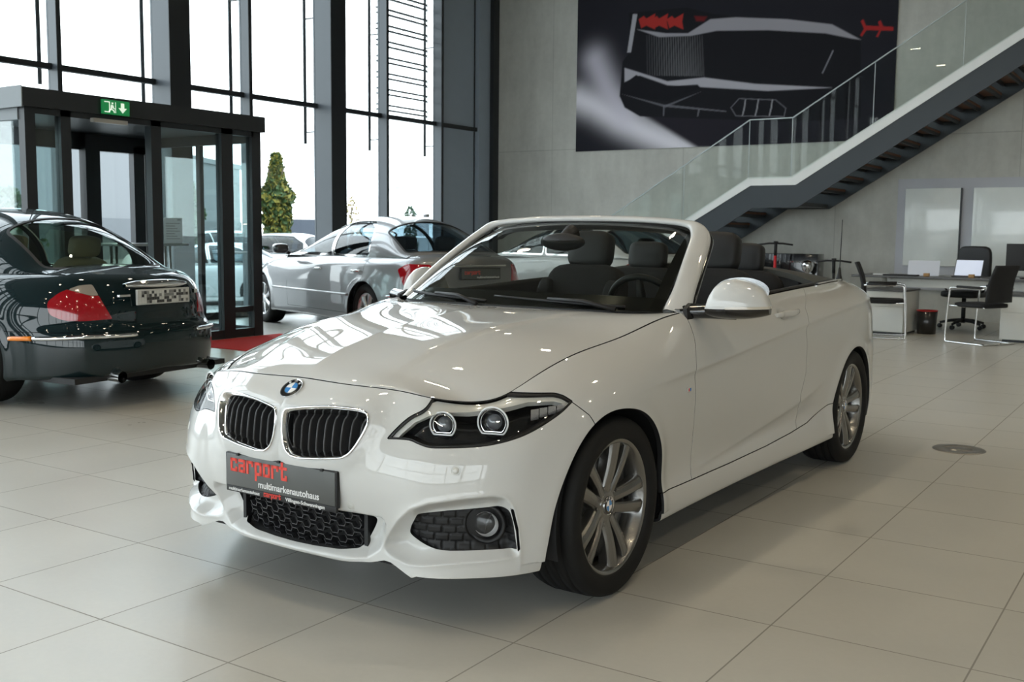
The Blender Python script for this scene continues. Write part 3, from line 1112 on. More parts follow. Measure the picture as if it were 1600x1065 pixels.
def strokes(m, segs, x0, z0, sc, wd, X, ysign, mi=0, d=.0012):
    """thick lines as little slabs on a plane x = X facing +x; text runs towards +y when seen from the front"""
    for (ax, az), (bx, bz) in segs:
        ya, yb = x0 + ax * sc, x0 + bx * sc
        za, zb = z0 + az * sc, z0 + bz * sc
        e = wd / 2
        m.box((X, min(ya, yb) - e, min(za, zb) - e), (X + d, max(ya, yb) + e, max(za, zb) + e), mi)


GL = {  # square letterforms on a 2 x 3 grid (x right, z up), descenders negative
    'c': [((2, 3), (0, 3)), ((0, 3), (0, 0)), ((0, 0), (2, 0)), ((2, 3), (2, 2.4)), ((2, 0), (2, .6))],
    'a': [((0, 3), (2, 3)), ((2, 3), (2, 0)), ((2, 0), (0, 0)), ((0, 0), (0, 1.6)), ((0, 1.6), (2, 1.6))],
    'r': [((0, 0), (0, 3)), ((0, 3), (2, 3)), ((2, 3), (2, 2.2))],
    'p': [((0, -1.6), (0, 3)), ((0, 3), (2, 3)), ((2, 3), (2, 0)), ((2, 0), (0, 0))],
    'o': [((0, 0), (0, 3)), ((0, 3), (2, 3)), ((2, 3), (2, 0)), ((2, 0), (0, 0))],
    't': [((.5, 4.3), (.5, 0)), ((.5, 0), (2, 0)), ((-.3, 3), (2, 3)), ((2, 0), (2, .7))]}


def carport(m, x0, z0, sc, X, mi=0):
    x = x0
    for ch in 'carport':
        strokes(m, GL[ch], x, z0, sc, sc * .82, X, 1, mi)
        x += sc * (3.35 if ch != 't' else 3)
    return x


def text_mesh(s, size, material, parent, M, name='lettering', depth=.0006, align='LEFT', sx=1.):
    cu = bpy.data.curves.new(name, 'FONT')
    cu.body = s; cu.size = size; cu.extrude = depth; cu.align_x = align; cu.offset = size * .012
    t = bpy.data.objects.new(name, cu)
    COL.objects.link(t)
    dg = bpy.context.evaluated_depsgraph_get()
    me = bpy.data.meshes.new_from_object(t.evaluated_get(dg))
    bpy.data.objects.remove(t)
    me.materials.clear(); me.materials.append(material)
    me.transform(Matrix(M) @ Matrix.Diagonal((sx, 1, 1, 1)))
    o = bpy.data.objects.new(name, me); COL.objects.link(o); o.parent = parent
    return o


PX = .763
m = MB()
m.box((PX - .018, -.265, .378), (PX - .002, .265, .500), 0, .004)
m.box((PX - .012, -.262, .364), (PX - .001, .262, .384), 0, .002)
for y in (-.2, .0, .2):
    for z in (.4975,): m.box((PX - .004, y - .006, z - .004), (PX + .0035, y + .006, z + .004), 0)
bracket = m.build('plate_holder', M_gap, car)
m = MB(); m.box((PX - .002, -.258, .386), (PX, .258, .496), 0, .001)
plate = m.build('number_plate', M_plate, car)
m = MB(); carport(m, -.232, .4415, .0121, PX, 0)
m.build('lettering', M_txtred, plate)
MT = lambda y, z, X=PX: Matrix(((0, 0, 1, X + .0005), (1, 0, 0, y), (0, 1, 0, z), (0, 0, 0, 1)))
text_mesh('multimarkenautohaus', .033, M_txtwhite, plate, MT(-.100, .396), sx=1.0)
text_mesh('multimarkenautohaus', .0165, M_txtwhite, bracket, MT(-.248, .3695), sx=1.08)
m = MB(); carport(m, -.072, .3705, .0036, PX - .0008, 0); m.build('lettering', M_txtred, bracket)
text_mesh('Villingen-Schwenningen', .0175, M_txtwhite, bracket, MT(.032, .3695), sx=1.1)

# ---------------------------------------------------------------- honeycomb in the lower intake
def honey(name, inside, xs, y0, y1, z0, z1, cw, chh, w, dep, material, parent, yc=lambda y: y):
    m = MB()
    rows = int((z1 - z0) / chh) + 1
    cols = int((y1 - y0) / (cw * .5)) + 1
    def pt(y, z): return np.array([xs(y, z), y, z])
    def seg(a, b):
        if inside(*((np.array(a) + np.array(b)) / 2)):
            A, B = pt(*a), pt(*b)
            t = B - A
            m.bar(A - t * .04, B + t * .04, w, dep, 0, up=(1, 0, 0))
    for r_ in range(rows):
        z = z0 + r_ * chh
        for c in range(-1, int((y1 - y0) / cw) + 1):
            y = y0 + c * cw + (cw / 2 if r_ % 2 else 0)
            q = chh * .45
            # flat top, slanting ends
            a = (y + q * .6, z); b = (y + cw / 2 - q * .1, z); c2 = (y + cw / 2 + q * .6, z + chh * .5 * .9)
            seg(a, b)
            seg(b, (y + cw / 2 + q * .5, z + chh * .5))
            seg((y + cw / 2 + q * .5, z + chh * .5), (y + cw - q * .1, z + chh * .5))
            seg((y + cw - q * .1, z + chh * .5), (y + cw + q * .6, z))
            seg((y + cw / 2 + q * .5, z + chh * .5), (y + cw / 2 - q * .1, z + chh))
    return m.build(name, material, parent)


xg = lambda y, z: .658 + .12 * (z - .3) - .30 * y * y
ins = lambda y, z: poly_sd([(y, z)], intake)[0] > -.03 and abs(y) < .27
grl = honey('lower_grille', ins, xg, -.30, .30, .20, .40, .062, .029, .0035, .02, mat('grille_plastic', (.035, .035, .038), .35), car)
for s in (1, -1):
    m = MB(); m.box((.60, s * .285, .19), (.655, s * .30, .40)); m.build('grille_side_bar', M_gap, grl)
m = MB(); m.grid([[(xg(y, z) - .06, y, z) for y in np.linspace(-.44, .44, 20)] for z in (.17, .40)]); m.build('radiator_screen', M_gap, car)

# ---------------------------------------------------------------- fog lamps
fogS = T(BODY, f_fog).offset(-.014)
def hexlines(P, cw=.046, ch=.026):
    u = P[:, 0] / cw; v = P[:, 1] / ch
    row = np.floor(v); uu = u + .5 * (row % 2)
    fu = np.abs((uu % 1) - .5) * 2; fv = np.abs((v % 1) - .5) * 2
    return np.maximum(sstep(fu, .80, .97), sstep(fv, .72, .95))
C2 = ch_d(fogS.V)
fc3 = onto(T1, [(758, 820)])[0]
fcy = ch_d([fc3])[0]
rr = np.hypot(C2[:, 0] - fcy[0], C2[:, 1] - fcy[1])
fogS.calc(); fogS.displace(-.006 * hexlines(C2 + [.3, 0]) * sstep(rr, .062, .07) - .035 * (1 - sstep(rr, .045, .062)))
for f_, s in ((fogS, 1), (fogS.mirrored(), -1)):
    fg = f_.build('fog_grille', M_gap, car, rim=.03)
    c = fc3 * [1, s, 1]; ax = Vector((.93, .36 * s, 0)).normalized()
    rot = Vector((0, 0, 1)).rotation_difference(ax).to_matrix().to_4x4()
    Mx = Matrix.Translation(Vector(c) - ax * .012) @ rot
    m = MB(); m.lathe([(.064, -.012), (.063, .000), (.058, .003), (.050, -.004), (.046, -.02), (.046, -.03)], 40, 'z'); m.xf(Mx)
    fr_ = m.build('fog_lamp', M_gap, car)
    m = MB(); m.lathe([(.0005, -.028), (.02, -.026), (.036, -.012), (.0405, .0)], 40, 'z'); m.xf(Mx); m.build('reflector', mat('lamp_reflector', (.75, .75, .75), .35, metal=.6), fr_)
    m = MB(); m.box((-.034, -.003, -.022), (.034, .004, -.010)); m.xf(Mx); m.build('shade', M_gloss, fr_)
    m = MB(); m.lathe([(.0005, .012), (.015, .0105), (.03, .005), (.040, -.002)], 40, 'z'); m.xf(Mx); m.build('lens', M_lens, fr_)

# ---------------------------------------------------------------- headlights
def ringpts(c, n, r, flat=.72, k=64, tilt=0):
    n = np.array(n, float); n /= np.linalg.norm(n)
    a = np.cross([0, 0, 1.], n); a /= np.linalg.norm(a); b = np.cross(n, a)
    P = []
    for i in range(k):
        t = 2 * PI * i / k
        x, y = math.cos(t), math.sin(t)
        y = max(y, -flat) if y < 0 else y
        P.append(np.array(c) + a * x * r + b * y * r)
    return P


topline = hl3[0:11]
c_top = ch_d(topline)
brow = lens
dT, frT, _ = line_sd(ch_d(lens.V), c_top)
f_brow = lambda P: .017 - line_sd(ch_d(P), c_top)[0]
brow = T(lens, f_brow).offset(-.012)
M_brow = mat('lamp_brow', (.66, .66, .62), .3, metal=0., coat=.5)
M_halo = mat('halo_ring', (.80, .82, .84), .3, coat=1.)
cen = [(onto(T1, [(686, 667)])[0], .0425), (onto(T1, [(765, 663)])[0], .0500)]
for s in (1, -1):
    S_ = lens if s == 1 else lens.mirrored()
    B_ = brow if s == 1 else brow.mirrored()
    hs = S_.offset(-.062)
    housing = hs.build('headlight', M_gloss, car, rim=-.058, lip=-.001)
    S_.build('lens', M_lens, housing, rim=.006)
    B_.build('brow_strip', M_brow, housing, rim=.02)
    # black border under the lens edge
    bd = T(lens, lambda P: .0045 - f_hl(P))
    (bd if s == 1 else bd.mirrored()).offset(-.0025).build('border', M_gap, housing, rim=.01)
    for c, r_ in cen:
        ax = np.array([.93, .30, 0]); ax /= np.linalg.norm(ax)
        c2 = (c - ax * .034) * [1, s, 1]; ax2 = ax * [1, s, 1]
        m = MB(); P_ = ringpts(c2, ax2, r_); m.tube(P_, .0030, 8, closed=True)
        m.build('halo_ring', M_halo, housing)
        m = MB(); P_ = ringpts(c2 - ax2 * .004, ax2, r_ - .0085); m.tube(P_, .0016, 6, closed=True)
        m.build('inner_ring', M_chrome, housing)
        rot = Vector((0, 0, 1)).rotation_difference(Vector(ax2)).to_matrix().to_4x4()
        Mx = Matrix.Translation(Vector(c2)) @ rot
        m = MB(); m.lathe([(r_ - .004, .0), (r_ - .012, -.012), (r_ - .018, -.018), (.001, -.02)], 40, 'z'); m.xf(Mx)
        m.build('bezel', M_gloss, housing)
        m = MB(); m.lathe([(.001, .006), (.010, .0045), (.019, -.001), (.025, -.010), (.026, -.018)], 40, 'z'); m.xf(Mx)
        m.build('projector', mat('projector_glass', (.12, .13, .15), .04, coat=1., spec=1.), housing)
    # outer chrome reflector near the tip
    q = onto(T1, [(835, 650)])[0]; c2 = (q - np.array([.6, .7, 0]) * .045) * [1, s, 1]
    m = MB()
    for k in range(4):
        a = c2 + np.array([-.024 * k, .018 * k * s, .004 * k])
        m.add([a + np.array(p) * [1, s, 1] for p in ((0, 0, -.022 + .004 * k), (-.022, .016, -.018 + .004 * k), (-.022, .016, .016), (0, 0, .014))] + [a + np.array((-.02, -.012, 0)) * [1, s, 1]], [(0, 1, 2, 3), (0, 3, 4), (0, 4, 1), (1, 4, 2), (2, 4, 3)])
    m.build('reflector', mat('headlamp_reflector', (.5, .5, .52), .25, metal=.8), housing)

# ---------------------------------------------------------------- parking sensors 
TB = bvh(BODY)
for px_, py_ in ((712, 735), (548, 791)):
    p = onto(T1, [(px_, py_)])[0]
    for s in (1, -1):
        q, n = fpt(p[1] * s, p[2])
        rot = Vector((0, 0, 1)).rotation_difference(Vector(n)).to_matrix().to_4x4()
        m = MB(); m.lathe([(.015, -.004), (.015, .0008), (.0135, .0008), (.0125, -.001), (.0115, -.001), (.0105, .001), (.004, .0016), (.0005, .0016)], 28, 'z'); m.xf(Matrix.Translation(Vector(q)) @ rot)
        m.build('parking_sensor', mat('sensor_grey', (.55, .55, .52), .3, coat=.5), car)

# ---------------------------------------------------------------- windscreen, frame and pillars
wb = curve([(-.505, 0, .962), (-.512, .2, .962), (-.54, .42, .960), (-.60, .58, .957), (-.70, .675, .953)], 40); wb = resample(wb, 40)
wt = curve([(-1.195, 0, 1.318), (-1.20, .2, 1.315), (-1.215, .38, 1.306), (-1.232, .50, 1.292), (-1.252, .575, 1.262)], 40); wt = resample(wt, 40)
tv = np.linspace(0, 1, 24)[:, None, None]
WG = wb[None] * (1 - tv) + wt[None] * tv
WG[..., 2] += .022 * np.sin(PI * tv[..., 0]) ; WG[..., 0] += .0
WGf = np.concatenate([WG[:, ::-1] * [1, -1, 1], WG[:, 1:]], 1)
m = MB(); m.grid(WGf); ws = m.build('windscreen', M_ws, car)
# dark band printed round the glass
nb = 3
for nm, sl in (('top', WGf[-2:, :]), ('left', WGf[:, -4:]), ('right', WGf[:, :4]), ('low', WGf[:4, :])):
    m = MB(); m.grid(sl + np.array([-.002, 0, -.003])); m.build('edge_band', M_frit, ws)
# white frame: pillars and header in one sweep
fp = [(-.735, .725, .935), (-.86, .700, 1.032), (-1.0, .668, 1.130), (-1.13, .637, 1.212), (-1.205, .610, 1.262), (-1.240, .565, 1.300), (-1.245, .50, 1.317), (-1.237, .38, 1.328), (-1.225, .2, 1.335), (-1.222, 0, 1.337)]
fpc = curve(fp, 60)
fpn = np.array([(.42, .32, .85)] * 60); 
for i in range(60):
    k = i / 59
    w = sstep(np.array([k]), .45, .66)[0]
    fpn[i] = (1 - w) * np.array([.50, .55, .62]) + w * np.array([.25, 0, .97])
    fpn[i] /= np.linalg.norm(fpn[i])
full = np.concatenate([fpc, (fpc[:-1] * [1, -1, 1])[::-1]]); fn = np.concatenate([fpn, (fpn[:-1] * [1, -1, 1])[::-1]])
Gw = []
for i in range(len(full)):
    t = full[min(i + 1, len(full) - 1)] - full[max(i - 1, 0)]; t /= np.linalg.norm(t)
    w = np.cross(t, fn[i]); w /= np.linalg.norm(w); nn = np.cross(w, t)
    k = min(i, len(full) - 1 - i) / 59
    W = .046 * (1 - sstep(np.array([k]), .42, .65)[0]) + .022 * sstep(np.array([k]), .42, .65)[0]
    W *= 1 + .25 * (1 - sstep(np.array([k]), 0, .12)[0])
    H = .020 - .007 * sstep(np.array([k]), .5, .7)[0]
    Gw.append([full[i] + w * W * math.copysign(abs(math.cos(a)) ** .75, math.cos(a)) + nn * H * math.copysign(abs(math.sin(a)) ** .8, math.sin(a)) for a in np.linspace(0, 2 * PI, 24, endpoint=False)])
m = MB(); m.grid(Gw, closed_v=True); frame = m.build('windscreen_frame', M_white, car)
# pillar rubber seals
for s in (1, -1):
    m = MB(); P_ = [q * [1, s, 1] + np.array([-.050, .022 * s, -.020]) for q in curve(fp[:6], 24)]
    m.tube(P_, [.017] * 24, 10); m.build('pillar_seal', M_gloss, frame)
    # mirror corner sail, black
    
m = MB(); m.grid([[q + np.array([-.03, 0, -.035]) for q in (WGf[-1])], [q + np.array([-.10, 0, -.03]) for q in WGf[-1]], [q + np.array([-.10, 0, .01]) for q in WGf[-1]]]); m.build('header_trim', M_gap, car)
# cowl, wipers
m = MB()
hr = np.concatenate([(h_rear * [1, -1, 1])[::-1], h_rear[1:]])
wbf = np.concatenate([(wb * [1, -1, 1])[::-1], wb[1:]])
hr2 = resample(hr, 60); wb2 = resample(wbf, 60)
m.grid([hr2 + [.02, 0, -.022], (hr2 + wb2) / 2 + [0, 0, -.022], wb2 + [-.01, 0, -.006]]); m.build('cowl', M_gap, car)
for (y0, y1, xo) in ((.56, -.06, .012), (-.08, -.66, .010)):
    m = MB()
    ys = np.linspace(y0, y1, 12)
    P_ = [np.array([np.interp(abs(y), wb[:, 1], wb[:, 0]) - .015 - .04 * k / 11, y, .972 + .018 * k / 11]) for k, y in enumerate(ys)]
    m.tube(P_, .0065, 8)
    w_ = m.build('wiper', M_gap, car)
    m = MB(); m.tube([P_[0] + np.array([.03, -.03, -.012]), P_[3] + np.array([.012, 0, .012]), P_[6] + np.array([.003, 0, .010])], [.011, .009, .006], 8); m.build('wiper_arm', M_gap, w_)
# inside rear-view mirror
m = MB(); m.lathe([(.001, -.012), (.06, -.012), (.066, 0), (.05, .02), (.001, .028)], 30, 'x')
for i, v in enumerate(m.v): m.v[i] = (v[0] - 1.02, v[1] * 1.85 + .0, v[2] * .62 + 1.225)
rv = m.build('interior_mirror', M_gap, car)
m = MB(); m.tube([(-1.0, 0, 1.22), (-1.05, 0, 1.25), (-1.10, 0, 1.262)], [.018, .03, .045], 12); m.build('mirror_mount', M_gap, rv)

# ---------------------------------------------------------------- door mirrors
def mirror_shell():
    n, k = 34, 36
    top = [(0, .012), (.04, .055), (.12, .088), (.26, .112), (.42, .118), (.6, .108), (.78, .090), (.9, .066), (.97, .036), (1, .010)]
    tt = np.array([t for t, _ in top]); hh = np.array([h for _, h in top])
    Gm = []
    for i in range(n):
        t = .5 - .5 * math.cos(PI * i / (n - 1))
        h = np.interp(t, tt, hh); dep = .085 * (math.sin(PI * (.08 + .84 * t)) ** .5) * (1 if 0 < i < n - 1 else .25)
        lowz = .046 * math.sin(PI * np.clip(.12 + .80 * t, 0, 1)) ** .4 if 0 < i < n - 1 else .006
        a = np.array([-.800 - .085 * t, .832 + .238 * t, .993 + .006 * t])
        row = []
        for j in range(k):
            ph = 2 * PI * j / k
            cx_, sx_ = math.cos(ph), math.sin(ph)
            z = (h if sx_ > 0 else lowz) * math.copysign(abs(sx_) ** .9, sx_)
            x = dep * cx_ * (1. if cx_ > 0 else .30)
            row.append(a + np.array([x, .15 * x, z]))
        Gm.append(row)
    return np.array(Gm)


Gm = mirror_shell() + np.array([0, 0, -.024])
SM = Sheet.from_grid(np.concatenate([Gm, Gm[:, :1]], 1)).calc()
if ((SM.V - SM.V.mean(0)) * SM.N).sum(1).mean() < 0:
    SM.F = [tuple(reversed(f)) for f in SM.F]; SM.N = -SM.N
fz = lambda P: P[:, 2] - .968 - .006 * (P[:, 1] - .83) / .24
fs_ = lambda P: np.minimum(.016 - np.abs(fz(P) - .004) * 3.2, np.minimum(P[:, 1] - .925, P[:, 0] + .90))
for s in (1, -1):
    up = T(SM, fz); lo = T(SM, fz, -1)
    ind = T(SM, fs_).offset(.0025); up2 = T(up, lambda P: fs_(P), -1)
    if s < 0:
        up2, lo, ind = up2.mirrored(), lo.mirrored(), ind.mirrored()
        # the far mirror is folded back along the door
        ca_, sa_ = math.cos(R(80)), math.sin(R(80))
        for S_ in (up2, lo, ind):
            dxy = S_.V[:, :2] - [-.80, -.835]
            S_.V = np.stack([-.89 + ca_ * dxy[:, 0] + sa_ * dxy[:, 1], -.815 - sa_ * dxy[:, 0] + ca_ * dxy[:, 1], S_.V[:, 2]], 1)
            n_ = S_.N; S_.N = np.stack([ca_ * n_[:, 0] + sa_ * n_[:, 1], -sa_ * n_[:, 0] + ca_ * n_[:, 1], n_[:, 2]], 1)
    cap = up2.build('side_mirror', M_white, car, rim=.006)
    lo.build('mirror_base', M_gloss, cap, rim=.0)
    ind.build('indicator', M_amber, cap, rim=.005)
    m = MB(); m.tube([(-.775, .70 * s, .955), (-.785, .76 * s, .950), (-.805, .845 * s, .955)] + ([(-.82, .95 * s, .955)] if s > 0 else []), [.026, .026, .030, .03][:4 if s > 0 else 3], 14); m.build('mirror_arm', M_gloss, cap)
    if s < 0: continue
    m = MB(); m.lathe([(.001, 0), (.1, 0)], 28, 'x')
    for i, v in enumerate(m.v): m.v[i] = (-.868 - v[1] * .3, (.95 + v[1] * 1.05) * s, 1.04 + v[2] * .55)
    m.build('mirror_glass', M_chrome, cap)
# black triangle where mirror meets door
for s in (1, -1):
    m = MB(); m.prism([(-.722, s * .765, .915), (-.742, s * .750, .965), (-.80, s * .745, .985), (-.90, s * .750, .975), (-.93, s * .765, .955)], (0, .018 * s, 0)); m.build('mirror_foot', M_gap, car)

# ---------------------------------------------------------------- door furniture, belt trim, badges
for s, d_ in zip((1, -1), doors):
    def sp(x, z, off=0):
        h = T1.ray_cast(Vector((x, 2, z)), Vector((0, -1, 0)))
        p = np.array(h[0]) + np.array([0, off, 0]); p[1] *= s
        return p
    P_ = [sp(x, .893 + .006 * k / 11, .004 + .022 * math.sin(PI * k / 11) ** .6) for k, x in enumerate(np.linspace(-1.565, -1.845, 12))]
    Gh = []
    for k, p in enumerate(P_):
        h_ = .016 * (.55 + .45 * math.sin(PI * k / 11) ** .5); Gh.append([p + np.array([0, .009 * math.cos(a) * s, h_ * math.sin(a)]) for a in np.linspace(0, 2 * PI, 14, endpoint=False)])
    m = MB(); m.grid(Gh, closed_v=True); m.f.append(tuple(range(14))); m.m.append(0); m.s.append(False)
    m.f.append(tuple(range(len(m.v) - 14, len(m.v)))); m.m.append(0); m.s.append(False)
    m.build('handle', M_white, d_)
    # model flash on the front wing
    c = sp(-.548, .667, .001)
    m = MB(); m.box(c - [.018, .004, .009], c + [.018, .004, .009], 0); m.box(c - [.015, .0048, .006], c + [-.004, .0048, .006], 1); m.box(c - [.002, .0048, .006], c + [.005, .0048, .006], 2)
    m.build('fender_badge', [M_chrome, M_blue, M_txtred], car)
belt = edge_row(10.35, 15.4, 90)
for s in (1, -1):
    m = MB()
    m.grid([belt * [1, s, 1] + [0, 0, .002], belt * [1, s, 1] + [0, -.004 * s, .010], belt * [1, s, 1] + [0, -.024 * s, .011], belt * [1, s, 1] + [0, -.032 * s, -.01], belt * [1, s, 1] + [0, -.034 * s, -.16], belt * [1, s, 1] + [0, -.07 * s, -.20], belt * [1, s, 1] + [0, -.075 * s, -.55]])
    m.build('belt_trim', M_gap, car)

# ---------------------------------------------------------------- rear deck and folded roof
d_side = resample(edge_row(15.9, 17.6, 120), 40); d_rear = resample(edge_row(17.6, 20, 100)[::-1], 50)
d_front = resample(curve([(-3.02, 0, 1.04), (-3.02, .3, 1.037), (-3.0, .55, 1.022), tuple(d_side[0])], 60), 50)
d_cent = resample(curve([(-3.02, 0, 1.04), (-3.2, 0, 1.042), (-3.4, 0, 1.03), tuple(d_rear[0])], 60), 40)
DG = coons(d_cent, d_side, d_front, d_rear)
DS = Sheet.from_grid(DG).calc(); DS = DS.join(DS.mirrored())
if DS.N[:, 2].mean() < 0: DS.F = [tuple(reversed(f)) for f in DS.F]; DS.N = -DS.N
DS.build('boot_lid', M_white, car, rim=.015)
t_side = resample(edge_row(14.35, 15.88, 120) + [0, -.012, .002], 30)
t_fr = resample(curve([(-2.50, 0, 1.095), (-2.50, .3, 1.088), (-2.49, .55, 1.060), tuple(t_side[0])], 60), 40)
t_rr = resample(curve([(-3.01, 0, 1.048), (-3.01, .3, 1.045), (-2.99, .55, 1.03), tuple(t_side[-1])], 60), 40)
t_c = resample(curve([(-2.50, 0, 1.095), (-2.75, 0, 1.100), (-3.01, 0, 1.048)], 40), 30)
TG = coons(t_c, t_side, t_fr, t_rr)
TS = Sheet.from_grid(TG).calc(); TS = TS.join(TS.mirrored())
if TS.N[:, 2].mean() < 0: TS.F = [tuple(reversed(f)) for f in TS.F]; TS.N = -TS.N
TS.build('folded_roof_cover', M_tonneau, car, rim=.03)
for s in (1, -1):
    m = MB(); m.tube([p * [1, s, 1] + [0, .004 * s, .006] for p in edge_row(14.2, 15.9, 20)], .005, 6); m.build('cover_trim', M_chrome, car)
m = MB(); m.tube([(-3.03, .675, .995), (-3.03, .675, 1.03), (-3.035, .675, 1.08)], [.024, .014, .006], 12)
an = m.build('antenna', M_gap, car)
m = MB(); m.tube([(-3.035, .675, 1.07), (-3.05, .675, 1.36)], [.0035, .0025], 6); m.build('antenna_rod', M_gap, an)

# ---------------------------------------------------------------- seats
def pad(m, c, sx, sy, sz, e=.35, tilt=0., k=14, mi=0):
    """soft block: a rounded box with its own lean about y"""
    V = []; 
    us = np.linspace(-PI / 2, PI / 2, k); vs = np.linspace(-PI, PI, 2 * k, endpoint=False)
    sg = lambda a, p: math.copysign(abs(a) ** p, a)
    G_ = []
    for u in us:
        row = []
        for v in vs:
            x = sx * sg(math.cos(u), e) * sg(math.cos(v), e); y = sy * sg(math.cos(u), e) * sg(math.sin(v), e); z = sz * sg(math.sin(u), e)
            xr = x * math.cos(tilt) - z * math.sin(tilt); zr = x * math.sin(tilt) + z * math.cos(tilt)
            row.append((c[0] + xr, c[1] + y, c[2] + zr))
        G_.append(row)
    m.grid(G_, mi, True, closed_v=True)


def seat(x, y, front=True):
    m = MB()
    if front:
        pad(m, (x + .30, y, .50), .27, .25, .09, .4)
        base = m.build('seat', M_fabric, car)
        m = MB(); pad(m, (x - .03, y, .80), .075, .25, .30, .42, .26)
        pad(m, (x + .045, y + .21, .78), .06, .045, .24, .5, .26); pad(m, (x + .045, y - .21, .78), .06, .045, .24, .5, .26)
        m.build('backrest', M_fabric, base)
        m = MB(); pad(m, (x - .125, y, 1.175), .055, .135, .105, .5, .2); m.build('headrest', M_leather, base)
        for q in (-.055, .055):
            m = MB(); m.tube([(x - .10, y + q, 1.02), (x - .12, y + q, 1.12)], .007, 8); m.build('headrest_post', M_chrome, base)
    else:
        pad(m, (x + .30, y, .55), .25, .25, .08, .4)
        base = m.build('rear_seat', M_fabric, car)
        m = MB(); pad(m, (x, y, .83), .07, .25, .24, .42, .2); m.build('backrest', M_fabric, base)
        m = MB(); pad(m, (x - .06, y, 1.135), .045, .12, .085, .45, .15); m.build('headrest', M_leather, base)
        for q in (-.05, .05):
            m = MB(); m.tube([(x - .04, y + q, 1.03), (x - .055, y + q, 1.09)], .006, 8); m.build('headrest_post', M_chrome, base)
    return base


seat(-1.80, .37); seat(-1.80, -.37); seat(-2.42, .30, False); seat(-2.42, -.30, False)
# dashboard with the hood over the instruments
ys = np.linspace(-.70, .70, 40)
Gd = []
for y in ys:
    b = .045 * math.exp(-((y - .37) / .20) ** 4) - .012 * (abs(y) / .7) ** 2
    xf = np.interp(abs(y), wb[:, 1], wb[:, 0]) - .02
    Gd.append([(xf, y, .945), (xf - .12, y, .955 + b * .3), (-.86, y, .955 + b), (-.95, y, .945 + b), (-.985, y, .915 + b * .8), (-.97, y, .85), (-.93, y, .70), (-.90, y, .50)])
m = MB(); m.grid(Gd); dash = m.build('dashboard', M_dash, car)
m = MB(); pad(m, (-.985, .0, .925), .010, .115, .045, .3, .1); m.build('display', M_gloss, dash)
m = MB(); pad(m, (-.985, -.40, .88), .012, .16, .03, .3, .1); m.build('glovebox_trim', M_gloss, dash)
cS = np.array([-1.16, .37, .905]); axs = np.array([-.90, 0, .43]); axs /= np.linalg.norm(axs); e1 = np.array([0, 1., 0]); e2 = np.cross(axs, e1)
m = MB(); m.tube([cS + .185 * (e1 * math.cos(a) + e2 * math.sin(a)) for a in np.linspace(0, 2 * PI, 48, endpoint=False)], .0155, 10, closed=True)
st = m.build('steering_wheel', M_leather, car)
m = MB()
for a in (R(-5), R(185), R(270)):
    m.tube([cS - axs * .02, cS + .18 * (e1 * math.cos(a) + e2 * math.sin(a))], [.03, .016], 8)
m.tube([cS, cS - axs * .05, cS - axs * .25], [.07, .05, .035], 14)
m.build('wheel_hub', M_leather, st)
m = MB(); m.box((-2.7, -.62, .24), (-.6, .62, .26)); m.box((-1.9, -.10, .26), (-.95, .10, .62), bev=.02); m.box((-2.56, -.62, .26), (-2.50, .62, 1.04), bev=.015)
m.build('cabin_floor', M_gap, car)
m = MB(); m.box((-3.45, -.60, .17), (.60, .60, .20)); m.box((-2.2, -.78, .17), (-.45, .78, .20)); m.build('underbody', M_gap, car)

